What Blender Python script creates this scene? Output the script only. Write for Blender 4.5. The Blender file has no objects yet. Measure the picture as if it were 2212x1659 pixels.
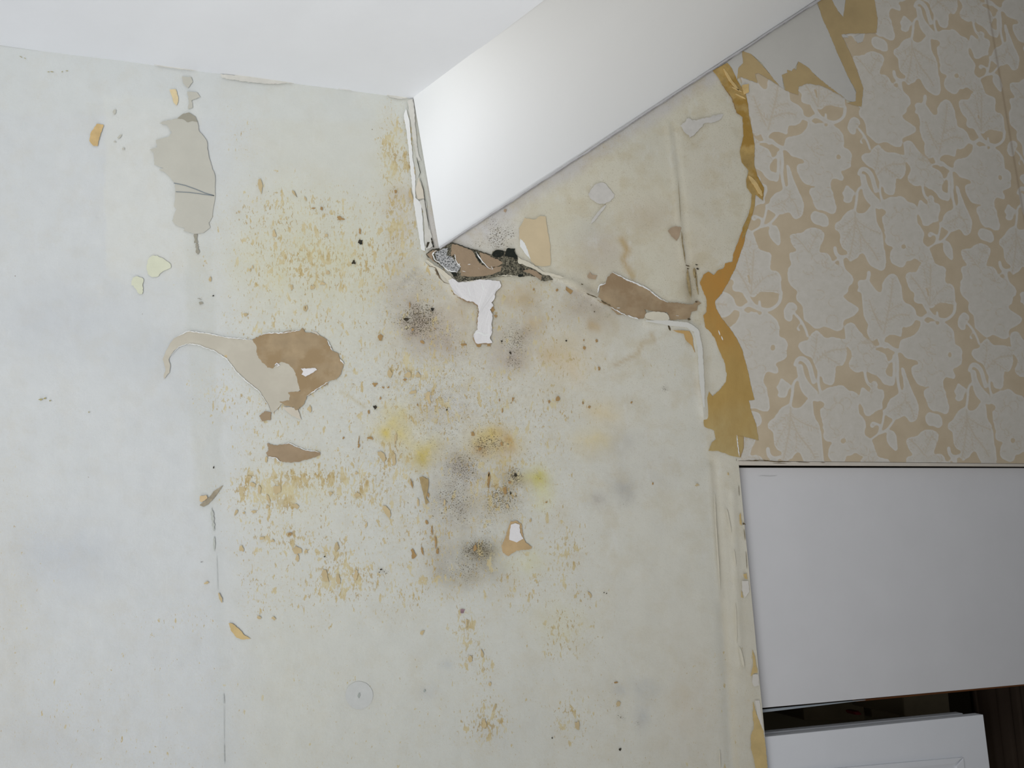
import bpy, bmesh, math, random
import numpy as np
from mathutils import Vector, Matrix, geometry

random.seed(7)
scn = bpy.context.scene
IW, IH = 2212.0, 1659.0
FPX = 2150.0
CX, CY = IW / 2, IH / 2

# ------------------------------------------------------------------ camera
# directions measured from the photograph's own vanishing points
hx = Vector((6596 - CX, 948 - CY, FPX)).normalized()          # along the wall, to the right
vz = Vector((500 - CX, -14000 - CY, FPX))                     # up
vz = (vz - hx * vz.dot(hx)).normalized()
yw = vz.cross(hx)                                             # into the wall
if yw.z < 0: yw = -yw
CAMH = 2.25
CAM = Vector((0.0, 0.0, CAMH))
def cv2w(v):            # camera vector (x right, y down, z forward) -> world
    return Vector((v.dot(hx), v.dot(yw), v.dot(vz)))
right = cv2w(Vector((1, 0, 0))); down = cv2w(Vector((0, 1, 0))); fwd = cv2w(Vector((0, 0, 1)))
cd = bpy.data.cameras.new('camera'); cam = bpy.data.objects.new('camera', cd)
scn.collection.objects.link(cam)
m = Matrix((right, -down, -fwd)).transposed()
cam.matrix_world = Matrix.Translation(CAM) @ m.to_4x4()
cd.sensor_width = 36.0; cd.lens = 36.0 * FPX / IW; cd.clip_start = 0.02
scn.camera = cam

# ------------------------------------------------------------------ view + light
scn.view_settings.view_transform = 'Standard'
scn.view_settings.look = 'None'
scn.view_settings.gamma = 1.0
scn.view_settings.use_curve_mapping = False
scn.view_settings.exposure = -0.34
w = bpy.data.worlds.new('World'); scn.world = w; w.use_nodes = True
w.node_tree.nodes['Background'].inputs[0].default_value = (0.93, 0.96, 1.0, 1)
w.node_tree.nodes['Background'].inputs[1].default_value = 0.215

D0 = 1.30                                   # distance camera -> wall plane
def aim(o, tgt):
    d = (tgt - o.location).normalized()
    o.rotation_euler = d.to_track_quat('-Z', 'Y').to_euler()
def ray(x, y):
    return cv2w(Vector((x - CX, y - CY, FPX)).normalized())
def WP(x, y, off=0.0):                      # pixel -> point on the wall plane, off metres in front of it
    d = ray(x, y)
    return CAM + d * ((D0 - off) / d.y)

def area(name, loc, tgt, sx, sy, power, col, spread=180):
    l = bpy.data.lights.new(name, 'AREA'); l.shape = 'RECTANGLE'; l.size = sx; l.size_y = sy
    l.energy = power; l.color = col; l.spread = math.radians(spread)
    o = bpy.data.objects.new(name, l); scn.collection.objects.link(o)
    o.location = loc; aim(o, tgt); return o
area('key_area', Vector((-0.8, -0.42, 2.0)), WP(850, 560), 0.9, 0.9, 11.5, (0.97, 0.985, 1.0), 110)  # unseen area key lamp behind the camera, aimed at the left wall
area('ceiling_fill', Vector((-0.25, -0.1, 0.9)), Vector((0.05, 0.4, 2.9)), 1.3, 0.8, 6.6, (1.0, 0.99, 0.97), 100)  # uplight fill added to brighten the ceiling, no visible source
area('soffit_fill', Vector((0.95, 0.35, 0.7)), Vector((0.75, 0.75, 3.0)), 0.9, 0.7, 1.9, (1.0, 0.99, 0.97), 60)  # second uplight, added to brighten the right end of the soffit

# ------------------------------------------------------------------ helpers
def tag(o, label=None, cat=None, kind=None, group=None):
    if label: o['label'] = label
    if cat: o['category'] = cat
    if kind: o['kind'] = kind
    if group: o['group'] = group
    return o

def s2l(c):
    c = c / 255.0
    return c / 12.92 if c <= 0.04045 else ((c + 0.055) / 1.055) ** 2.4
def A(r, g, b, k=1.0):
    return (min(s2l(r) * k, .95), min(s2l(g) * k, .95), min(s2l(b) * k, .95), 1.0)

def nt_new(name):
    m = bpy.data.materials.new(name); m.use_nodes = True
    nt = m.node_tree; b = nt.nodes['Principled BSDF']
    b.inputs['Roughness'].default_value = 0.75
    b.inputs['Specular IOR Level'].default_value = 0.2
    return m, nt, b
def N(nt, t, **kw):
    n = nt.nodes.new(t)
    for k, v in kw.items(): setattr(n, k, v)
    return n
def uvmap(nt, sx=1.0, sy=1.0, sz=1.0):
    uv = N(nt, 'ShaderNodeTexCoord')
    mp = N(nt, 'ShaderNodeMapping'); mp.inputs['Scale'].default_value = (sx, sy, sz)
    nt.links.new(uv.outputs['UV'], mp.inputs['Vector']); return mp.outputs['Vector']
def noise(nt, vec, scale, detail=3.0, rough=0.55, dist=0.0):
    n = N(nt, 'ShaderNodeTexNoise'); n.inputs['Scale'].default_value = scale
    n.inputs['Detail'].default_value = detail; n.inputs['Roughness'].default_value = rough
    n.inputs['Distortion'].default_value = dist
    nt.links.new(vec, n.inputs['Vector']); return n.outputs['Fac']
def mrange(nt, v, a, b, c=0.0, d=1.0, smooth=False):
    n = N(nt, 'ShaderNodeMapRange')
    if smooth: n.interpolation_type = 'SMOOTHSTEP'
    nt.links.new(v, n.inputs['Value'])
    for k, x in (('From Min', a), ('From Max', b), ('To Min', c), ('To Max', d)):
        if hasattr(x, 'is_linked') or not isinstance(x, (int, float)): nt.links.new(x, n.inputs[k])
        else: n.inputs[k].default_value = x
    return n.outputs['Result']
def math_(nt, op, a, b=None):
    n = N(nt, 'ShaderNodeMath', operation=op)
    for i, x in enumerate((a, b)):
        if x is None: continue
        if isinstance(x, (int, float)): n.inputs[i].default_value = x
        else: nt.links.new(x, n.inputs[i])
    return n.outputs[0]
def mixc(nt, f, a, b):
    n = N(nt, 'ShaderNodeMix', data_type='RGBA')
    for i, x in ((0, f), (6, a), (7, b)):
        if isinstance(x, (int, float)): n.inputs[i].default_value = x
        elif isinstance(x, tuple): n.inputs[i].default_value = x
        else: nt.links.new(x, n.inputs[i])
    return n.outputs[2]
def bump(nt, b, h, strength=0.2, dist=0.001):
    n = N(nt, 'ShaderNodeBump'); n.inputs['Strength'].default_value = strength
    n.inputs['Distance'].default_value = dist
    nt.links.new(h, n.inputs['Height']); nt.links.new(n.outputs['Normal'], b.inputs['Normal'])

def flat_mat(name, col, var=0.06, scale=2.0, bmp=0.15, rough=.75, col2=None, sc2=1.0):
    """matt surface with a faint cloudy variation; col2 = second colour it mottles towards"""
    m, nt, b = nt_new(name)
    v = uvmap(nt)
    n1 = noise(nt, v, scale, 5, .6)
    dark = tuple(c * (1 - 3 * var) for c in col[:3]) + (1,)
    lite = tuple(min(c * (1 + 2 * var), .95) for c in col[:3]) + (1,)
    c = mixc(nt, mrange(nt, n1, .3, .7), dark, lite)
    if col2:
        n2 = noise(nt, v, sc2, 4, .6)
        c = mixc(nt, mrange(nt, n2, .44, .6, 0, 1, True), c, col2)
    nt.links.new(c, b.inputs['Base Color'])
    b.inputs['Roughness'].default_value = rough
    n3 = noise(nt, v, 18, 4, .6); bump(nt, b, n3, bmp, .0008)
    return m

# numpy value noise -------------------------------------------------
_rs = np.random.RandomState(11)
_tab = _rs.rand(256, 256)
def vnoise(x, y):
    x = np.asarray(x, float); y = np.asarray(y, float)
    xi = np.floor(x).astype(int); yi = np.floor(y).astype(int)
    fx = x - xi; fy = y - yi
    fx = fx * fx * (3 - 2 * fx); fy = fy * fy * (3 - 2 * fy)
    g = lambda a, b: _tab[a & 255, b & 255]
    return (g(xi, yi) * (1 - fx) + g(xi + 1, yi) * fx) * (1 - fy) + (g(xi, yi + 1) * (1 - fx) + g(xi + 1, yi + 1) * fx) * fy
def fbm(x, y, o=4):
    s = 0; a = .5; t = 0
    for k in range(o):
        s = s + a * vnoise(x * 2 ** k + 17 * k, y * 2 ** k + 31 * k); t += a; a *= .55
    return s / t

def set_uv(me, px):
    uvl = me.uv_layers.new(name='UVMap')
    li = np.empty(len(me.loops), int); me.loops.foreach_get('vertex_index', li)
    uv = (np.asarray(px)[li] / 100.0).astype(np.float32)
    uvl.data.foreach_set('uv', uv.ravel())

def link(o, parent=None):
    scn.collection.objects.link(o)
    if parent is not None: o.parent = parent
    return o

# polygons drawn on the wall ----------------------------------------
def Z(ox, oy, s, pts): return [(ox + a / s, oy + b / s) for a, b in pts]
def jag(pts, amp=1.2, step=3.0, closed=True):
    out = []
    n = len(pts); rng = random.Random(int(pts[0][0] * 13 + pts[0][1] * 7))
    for i in range(n if closed else n - 1):
        x0, y0 = pts[i]; x1, y1 = pts[(i + 1) % n]
        L = math.hypot(x1 - x0, y1 - y0); k = max(1, int(L / step))
        nx, ny = (-(y1 - y0) / (L + 1e-9), (x1 - x0) / (L + 1e-9))
        for j in range(k):
            t = j / k; a = (rng.random() - .5) * 2 * amp * (1 if j else .4)
            out.append((x0 + (x1 - x0) * t + nx * a, y0 + (y1 - y0) * t + ny * a))
    if not closed: out.append(pts[-1])
    return out
def smooth(pts, it=1, closed=True):
    for _ in range(it):
        o = []; n = len(pts)
        if not closed: o.append(pts[0])
        for i in range(n if closed else n - 1):
            a = pts[i]; b = pts[(i + 1) % n]
            o.append((a[0] * .75 + b[0] * .25, a[1] * .75 + b[1] * .25))
            o.append((a[0] * .25 + b[0] * .75, a[1] * .25 + b[1] * .75))
        if not closed: o.append(pts[-1])
        pts = o
    return pts
def ribbon(pts, w, taper=True, amp=.3, step=3.0):
    """a stroke turned into a closed outline; w = width in px"""
    p = []
    for i in range(len(pts) - 1):
        L = math.hypot(pts[i + 1][0] - pts[i][0], pts[i + 1][1] - pts[i][1]); k = max(1, int(L / step))
        for j in range(k):
            t = j / k; p.append((pts[i][0] * (1 - t) + pts[i + 1][0] * t, pts[i][1] * (1 - t) + pts[i + 1][1] * t))
    p.append(pts[-1])
    l = []; r = []; n = len(p); rng = random.Random(int(pts[0][0] + pts[0][1] * 3))
    for i in range(n):
        a = p[max(0, i - 1)]; b = p[min(n - 1, i + 1)]
        dx, dy = b[0] - a[0], b[1] - a[1]; L = math.hypot(dx, dy) + 1e-9
        t = i / max(1, n - 1)
        ww = w / 2 * (min(1, .25 + 4 * min(t, 1 - t)) if taper else 1) * (1 + (rng.random() - .5) * amp)
        l.append((p[i][0] - dy / L * ww, p[i][1] + dx / L * ww)); r.append((p[i][0] + dy / L * ww, p[i][1] - dx / L * ww))
    return l + r[::-1]

def patch(name, polys, mat, off, parent, thick=0.0, label=None, wav=0.0):
    """flat torn shapes lying on the wall; polys in photo coordinates, thick = real thickness of the layer"""
    if polys and isinstance(polys[0][0], (int, float)): polys = [polys]
    if off > 0: off = .0012 + (off - .0010) * .62
    bm = bmesh.new(); px = []
    for pl in polys:
        vs = []
        for (x, y) in pl:
            o = off + (wav * (float(vnoise(x / 14.0, y / 14.0)) - .2) if wav else 0)
            vs.append(bm.verts.new(WP(x, y, o))); px.append((x, y))
        try: f = bm.faces.new(vs)
        except Exception: continue
        f.normal_update()
        if f.normal.y > 0: f.normal_flip()
    bmesh.ops.triangulate(bm, faces=bm.faces[:], ngon_method='EAR_CLIP')
    if thick:
        res = bmesh.ops.extrude_face_region(bm, geom=bm.faces[:])
        vv = [g for g in res['geom'] if isinstance(g, bmesh.types.BMVert)]
        # extruded copy becomes the front; px list follows
        for v in vv: v.co.y -= thick
        px = px + [None] * (len(bm.verts) - len(px))
    bm.verts.ensure_lookup_table()
    me = bpy.data.meshes.new(name); bm.to_mesh(me); bm.free()
    if thick:
        px2 = []
        for v in me.vertices:
            d = v.co - CAM
            c = Vector((d.dot(right), d.dot(down), d.dot(fwd)))
            px2.append((CX + FPX * c.x / c.z, CY + FPX * c.y / c.z))
        px = px2
    set_uv(me, px)
    me.materials.append(mat)
    o = bpy.data.objects.new(name, me); link(o, parent)
    if label: o['label'] = label
    return o

def fleck(x, y, w, h, ang=0, seed=0):
    rng = random.Random(int(x * 31 + y * 17 + seed)); pts = []
    n = 9; c, s = math.cos(math.radians(ang)), math.sin(math.radians(ang))
    for i in range(n):
        t = 2 * math.pi * (i + .5 * rng.random()) / n; r = .42 + .72 * rng.random()
        a, b = w / 2 * r * math.cos(t), h / 2 * r * math.sin(t)
        pts.append((x + a * c - b * s, y + a * s + b * c))
    return jag(pts, .7, 2.2)

def in_poly(X, Y, poly):
    ins = np.zeros(X.shape, bool); n = len(poly)
    xs = [p[0] for p in poly]; ys = [p[1] for p in poly]
    sel = (X >= min(xs)) & (X <= max(xs)) & (Y >= min(ys)) & (Y <= max(ys))
    if not sel.any(): return ins
    x = X[sel]; y = Y[sel]; r = np.zeros(x.shape, bool)
    for i in range(n):
        x0, y0 = poly[i]; x1, y1 = poly[(i + 1) % n]
        if y0 == y1: continue
        c = ((y0 > y) != (y1 > y)) & (x < (x1 - x0) * (y - y0) / (y1 - y0) + x0)
        r ^= c
    ins[sel] = r; return ins
def dist_line(X, Y, pts):
    d = np.full(X.shape, 1e9)
    for (x0, y0), (x1, y1) in zip(pts[:-1], pts[1:]):
        dx, dy = x1 - x0, y1 - y0; L = dx * dx + dy * dy + 1e-9
        t = np.clip(((X - x0) * dx + (Y - y0) * dy) / L, 0, 1)
        d = np.minimum(d, np.hypot(X - x0 - t * dx, Y - y0 - t * dy))
    return d

# ================================================================== SETTING: the wall
STEP = 6.0
xi = np.arange(1595 - 6 * 330, 1595 + 6 * 130, STEP)
yj = np.arange(995 - 6 * 190, 995 + 6 * 150, STEP)
GX, GY = np.meshgrid(xi, yj)
PX = GX + .0964 * (GY - 995); PY = GY + .0100 * (PX - 1595)
def grid_points(PX, PY, off=0.0, rel=None):
    dx = (PX - CX); dy = (PY - CY); dz = np.full(PX.shape, FPX)
    M = np.array([[*hx], [*yw], [*vz]])
    d = np.stack([dx, dy, dz], -1) @ M.T
    o = off if rel is None else off + rel
    t = (D0 - o) / d[..., 1]
    P = d * t[..., None]; P[..., 2] += CAMH
    return P

def lin3(r, g, b): return np.array([s2l(r), s2l(g), s2l(b)])
X, Y = PX, PY
WX = X + 26 * (fbm(X / 60, Y / 60) - .5); WY = Y + 26 * (fbm(X / 60 + 40, Y / 60 + 9) - .5)
def blob(x, y, rx, ry, ang=0, soft=1.0):
    c, s = math.cos(math.radians(ang)), math.sin(math.radians(ang))
    dx, dy = WX - x, WY - y
    u = (dx * c + dy * s) / rx; v = (-dx * s + dy * c) / ry
    return np.exp(-np.power(u * u + v * v, 1.0) * soft)
GRAIN = np.clip(.35 + 1.3 * (.55 * fbm(X / 17 + 5, Y / 24 + 2, 4) + .45 * fbm(X / 50 + 1, Y / 50 + 7, 3)), .3, 1.4) ** 2.2
def sm(a, b, v):
    t = np.clip((v - a) / (b - a), 0, 1); return t * t * (3 - 2 * t)
KL = 1.0
tint = np.zeros(X.shape + (3,)); tint[:] = lin3(204, 207, 207)
def mixin(mask, col):
    global tint
    c = lin3(*col) if max(col) > 1.5 else np.array(col)
    tint = tint * (1 - mask[..., None]) + c * mask[..., None]
# broad paint tones ------------------------------------------------
mixin(sm(430, 620, WX) * .6, (206, 206, 193))                       # yellowed area
mixin(sm(900, 1500, WX) * .7, (210, 207, 194))
mixin(.5 * blob(720, 600, 260, 170), (206, 205, 186))
mixin(.4 * blob(1150, 780, 260, 120), (208, 202, 184))
mixin(.55 * blob(120, 690, 150, 80), (190, 194, 198))
mixin(.5 * blob(330, 760, 120, 60), (190, 194, 196))
mixin(.6 * blob(130, 1200, 120, 80), (186, 191, 197))
mixin(.7 * blob(90, 1600, 110, 60), (194, 196, 196))
mixin(.5 * blob(400, 870, 45, 60), (196, 199, 198))
mixin(.45 * blob(20, 1350, 60, 300), (198, 197, 190))
mixin(.5 * (sm(225, 232, WX) * (1 - sm(420, 440, WX)) * sm(205, 215, WY) * (1 - sm(560, 620, WY))), (212, 213, 206))
# chased strip
strip = sm(-38, -20, WX - (435 + .047 * (Y - 700))) * (1 - sm(22, 34, WX - (435 + .047 * (Y - 700)))) * sm(480, 560, Y) * (1 - sm(1080, 1120, Y))
mixin(.28 * strip, (188, 190, 180))
sd = np.abs(X - (460 + .05 * (Y - 1100)))
mixin(.2 * (1 - sm(4, 22, sd)) * sm(1080, 1130, Y), (190, 194, 190))
# upper panel just under the ceiling is cleaner
up = (1 - sm(232, 252, WY - .03 * X)) * (X < 900)
mixin(.55 * up, (206, 209, 206))
mixin(.25 * blob(700, 560, 200, 160), (198, 198, 180))
# damp browns and greys
G = (176, 166, 156)
for (x, y, rx, ry, a, k, c) in [
    (880, 610, 60, 45, 0, .55, (184, 178, 170)), (905, 690, 60, 50, 0, .75, (164, 152, 140)),
    (960, 740, 70, 40, 0, .55, (172, 160, 148)), (1000, 650, 60, 70, 0, .55, (190, 176, 154)),
    (1130, 640, 90, 45, 0, .6, (184, 172, 148)), (1120, 730, 55, 60, 0, .6, (166, 156, 144)),
    (1090, 770, 40, 30, 0, .6, (170, 158, 150)), (1270, 640, 50, 50, 0, .6, (170, 156, 140)),
    (1290, 690, 60, 30, 0, .4, (178, 165, 142)), (870, 470, 30, 90, 0, .5, (196, 186, 172)),
    (860, 440, 26, 34, 0, .5, (186, 176, 168)),
    (965, 880, 60, 40, 0, .45, (182, 176, 170)), (1000, 1010, 70, 45, 15, .75, (168, 162, 154)),
    (985, 1090, 60, 70, 0, .65, (176, 172, 162)), (1035, 1195, 45, 30, 0, .85, (126, 118, 96)),
    (1010, 1235, 80, 40, 0, .65, (166, 162, 150)), (960, 1190, 50, 60, 0, .45, (178, 174, 164)),
    (1115, 1035, 30, 26, 0, .65, (150, 140, 118)), (1080, 1080, 50, 50, 0, .5, (172, 164, 144)),
    (1400, 1000, 70, 60, 0, .25, (188, 186, 180)), (1350, 1060, 30, 30, 0, .4, (170, 168, 162)),
    (1290, 1080, 22, 16, 0, .5, (174, 168, 160)), (1330, 960, 40, 26, 0, .3, (180, 178, 172)),
    (1220, 760, 90, 40, 0, .4, (206, 190, 158)), (1200, 770, 40, 22, 0, .4, (200, 178, 140)),
    (1390, 1490, 26, 22, 0, .5, (176, 178, 178)), (1385, 1550, 16, 30, 0, .5, (180, 182, 182)),
    (1335, 1490, 16, 12, 0, .4, (184, 186, 186)), (965, 1430, 14, 10, 0, .5, (184, 188, 188)),
    (920, 1500, 22, 18, 0, .4, (188, 190, 190)), (1090, 1580, 90, 50, 0, .3, (190, 190, 184)),
    (1500, 1530, 60, 140, 0, .35, (206, 196, 178)), (780, 1500, 30, 28, 0, .45, (192, 194, 190)),
    (1520, 830, 14, 40, 0, .3, (200, 188, 170)), (1300, 330, 120, 60, -35, .1, (180, 180, 178)),
    ]:
    mixin(np.clip(k * blob(x, y, rx, ry, a) * GRAIN, 0, 1), c)
# yellow stains
for (x, y, rx, ry, k, c) in [
    (1060, 955, 50, 30, .85, (206, 178, 66)), (1085, 960, 20, 26, .6, (176, 120, 30)), (1040, 970, 16, 14, .5, (150, 95, 30)),
    (860, 900, 36, 30, .6, (206, 190, 110)), (855, 935, 40, 24, .7, (208, 188, 92)), (915, 970, 34, 30, .7, (206, 188, 100)),
    (905, 1000, 26, 22, .7, (190, 172, 90)), (1160, 1030, 26, 22, .8, (196, 186, 84)), (1168, 1070, 22, 30, .45, (214, 212, 150)),
    (1300, 890, 36, 26, .5, (216, 194, 140)), (1280, 955, 40, 24, .5, (216, 200, 150)), (1140, 1215, 45, 30, .5, (208, 206, 164)),
    (690, 580, 160, 60, .3, (204, 200, 160)), (640, 500, 140, 90, .25, (204, 202, 168)), (850, 340, 40, 120, .3, (204, 198, 160)),
    (1210, 1350, 60, 50, .3, (210, 206, 170)), (1100, 640, 40, 30, .3, (196, 172, 130)), (1150, 700, 20, 20, .4, (196, 170, 120)),
    (1280, 705, 14, 14, .5, (186, 160, 116)), (1235, 800, 40, 30, .25, (214, 190, 146)), (620, 1060, 120, 60, .25, (206, 202, 170))]:
    mixin(np.clip(.95 * k * blob(x, y, rx, ry) * GRAIN, 0, 1), c)
# T: the damaged strip above the crack -----------------------------
def cline(x): return np.interp(x, [930, 1000, 1100, 1190, 1290, 1390, 1505], [545, 600, 605, 598, 648, 690, 700])
Tm = sm(-4, 4, cline(X) - Y) * (X > 925)
mixin(Tm * .85, (208, 203, 184))
def tb(x, y, rx, ry, k, c, ang=0): mixin(Tm * k * blob(x, y, rx, ry, ang), c)
bl = 532 - .654 * (X - 950)                                        # the sloping edge
nb = 1 - sm(20, 52, Y - bl + 14 * (fbm(X / 30, Y / 30) - .5) * 2)
mixin(Tm * nb * .75 * (X < 1620), (196, 193, 192))
tb(1060, 500, 60, 50, .8, (206, 204, 202)); tb(1280, 500, 50, 40, .45, (188, 188, 180)); tb(1300, 540, 50, 36, .5, (186, 174, 162))
tb(1400, 470, 60, 40, .5, (188, 174, 152)); tb(1290, 580, 60, 30, .4, (182, 172, 156)); tb(1500, 560, 50, 60, .3, (200, 186, 164))
tb(1490, 630, 14, 40, .7, (150, 136, 108)); tb(1380, 310, 80, 60, .3, (190, 190, 182)); tb(1540, 380, 60, 160, .35, (202, 196, 184))
tb(1260, 640, 40, 24, .6, (168, 158, 142)); tb(1200, 470, 40, 50, .3, (204, 198, 172))
for pts, wd, k, c in [([(1342, 520), (1356, 540), (1346, 560), (1360, 590), (1368, 600)], 7, .75, (180, 152, 100)),
                      ([(1408, 720), (1412, 738), (1390, 738), (1378, 765), (1350, 778), (1330, 790)], 4, .55, (176, 152, 108)),
                      ([(735, 845), (790, 880)], 3, .5, (190, 178, 140)),
                      ([(898, 580), (870, 610)], 3, .6, (150, 142, 130)), ([(900, 590), (862, 625)], 2, .4, (140, 132, 120))]:
    d = dist_line(WX * .3 + X * .7, WY * .3 + Y * .7, pts)
    mixin(k * np.exp(-(d / wd) ** 2), c)
# narrow strip right of the corner crease
xd = 1505 + .083 * (Y - 690)
mixin(.45 * sm(-6, 4, X - xd) * sm(690, 720, Y), (210, 203, 184))
mixin(.5 * np.exp(-((X - xd - 6) / 7) ** 2) * sm(690, 760, Y) * (fbm(X / 20, Y / 80) * 1.2), (196, 188, 166))
mottle = fbm(X / 35 + 3, Y / 35 + 8, 5); tint *= (1 + .05 * (mottle[..., None] - .5))
tint = np.clip(tint * KL, 0, .95)

# fleck / mould densities -------------------------------------------
F = np.zeros(X.shape); Mo = np.zeros(X.shape); S2 = np.zeros(X.shape)
for (x, y, rx, ry, k) in [
    (680, 560, 190, 90, .58), (760, 600, 120, 60, .5), (600, 470, 110, 80, .5), (720, 460, 160, 60, .5), (845, 330, 22, 95, .85), (875, 330, 16, 80, .7), (860, 480, 40, 90, .75),
    (720, 610, 150, 70, .45), (850, 560, 60, 60, .6), (600, 640, 100, 60, .45), (520, 690, 60, 40, .4),
    (780, 760, 60, 90, .4), (900, 800, 90, 60, .65), (940, 880, 80, 80, .6), (1050, 860, 90, 90, .5),
    (490, 850, 60, 60, .5), (590, 880, 60, 40, .35), (430, 850, 30, 60, .3), (670, 900, 70, 40, .4),
    (590, 1060, 90, 50, .95), (700, 1040, 110, 60, .7), (780, 1060, 90, 60, .75), (860, 1000, 70, 80, .65),
    (620, 1160, 90, 40, .65), (720, 1200, 60, 60, .6), (740, 1250, 90, 50, .8), (640, 1240, 40, 30, .2),
    (930, 1150, 50, 100, .6), (1060, 1060, 60, 90, .7), (1100, 1010, 60, 60, .55), (880, 1270, 80, 50, .6), (960, 1250, 70, 50, .55),
    (1080, 960, 60, 60, .6), (1040, 1270, 80, 30, .4), (1220, 1180, 50, 60, .6), (1210, 1240, 40, 60, .5), (1100, 1280, 50, 50, .5),
    (1250, 1290, 60, 40, .4), (1010, 1370, 36, 80, .62), (1040, 1450, 40, 60, .5), (1050, 1560, 60, 55, .66), (1220, 1370, 70, 70, .56),
    (1240, 1550, 60, 55, .58), (1330, 1520, 40, 30, .3), (1200, 780, 90, 40, .55), (1250, 800, 60, 40, .35), (1180, 880, 90, 60, .45),
    (1260, 880, 50, 60, .35), (1400, 790, 60, 40, .25), (1120, 870, 60, 60, .4), (30, 1300, 80, 300, .2), (120, 1560, 180, 60, .28),
    (60, 1150, 60, 80, .2), (300, 1640, 200, 40, .25), (380, 1340, 120, 40, .28), (450, 1480, 60, 40, .25), (500, 500, 60, 60, .3), (520, 300, 40, 60, .3),
    (700, 1350, 120, 30, .3), (830, 1330, 90, 40, .35), (350, 1480, 120, 60, .15), (180, 1420, 120, 80, .12), (940, 760, 80, 40, .5), (800, 680, 80, 80, .35)]:
    F = np.maximum(F, k * blob(x, y, rx, ry, 0, .7)) + .12 * k * blob(x, y, rx, ry, 0, .7)
F = np.maximum(F, (.44 * sm(470, 540, WX) * (1 - sm(1180, 1330, WX)) * sm(370, 470, WY) * (1 - sm(1290, 1400, WY))) * (.6 + .8 * fbm(X / 50 + 9, Y / 50 + 3)))
F = np.maximum(F, .22 * sm(-20, 60, WY - 1380) * (.4 + fbm(X / 60, Y / 60)))
Mo0 = .5 * blob(960, 900, 260, 300) 
F *= 1 - Tm
ups = fbm(X / 14, Y / 90); F *= .75 + .5 * ups
for (x, y, rx, ry, k) in [
    (905, 690, 55, 45, 1.0), (930, 670, 20, 20, .9), (880, 690, 20, 16, .9), (900, 620, 60, 50, .55), (960, 720, 60, 50, .6), (1110, 740, 40, 45, .8), (1140, 715, 14, 14, .7),
    (1110, 780, 26, 26, .8), (990, 760, 50, 30, .55), (850, 660, 60, 70, .45), (960, 860, 50, 50, .6), (965, 885, 8, 8, .8),
    (1050, 960, 50, 30, .85), (900, 950, 60, 40, .5), (1000, 1010, 60, 50, .8), (980, 1080, 60, 80, .75), (1035, 1190, 45, 35, 1.0),
    (1010, 1230, 70, 40, .7), (950, 1190, 40, 60, .5), (1115, 1030, 24, 26, 1.0), (1080, 1080, 50, 50, .85), (1055, 1120, 40, 60, .6),
    (1160, 1025, 14, 10, .6), (1270, 650, 50, 40, .5), (1310, 678, 8, 6, 1.0), (1170, 660, 40, 30, .35), (1430, 838, 9, 9, 1.0), (823, 1230, 12, 9, .9), (1338, 1545, 9, 6, .9),
    (1377, 1566, 7, 9, .9), (700, 1203, 9, 6, .8), (1075, 510, 30, 40, .85), (1060, 480, 25, 18, .7), (1100, 500, 12, 20, .85), (1030, 520, 30, 12, .6), (850, 840, 60, 40, .45),
    (1200, 600, 50, 12, .5), (1290, 1085, 30, 20, .35), (1350, 1085, 25, 12, .35), (1500, 620, 10, 25, .6), (870, 540, 50, 50, .35), (1180, 880, 80, 60, .25)]:
    Mo = np.maximum(Mo, k * blob(x, y, rx, ry, 0, .8))
Mo = np.maximum(Mo, Mo0)
S2 = np.clip(.22 + .5 * sm(760, 960, WX) * (1 - .7 * sm(1000, 1300, WY)) + .5 * Tm, 0, 1) * (.5 + fbm(X / 120, Y / 120))
dens = np.stack([np.clip(F, 0, 1), np.clip(Mo, 0, 1), S2, np.ones_like(F)], -1)

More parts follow.
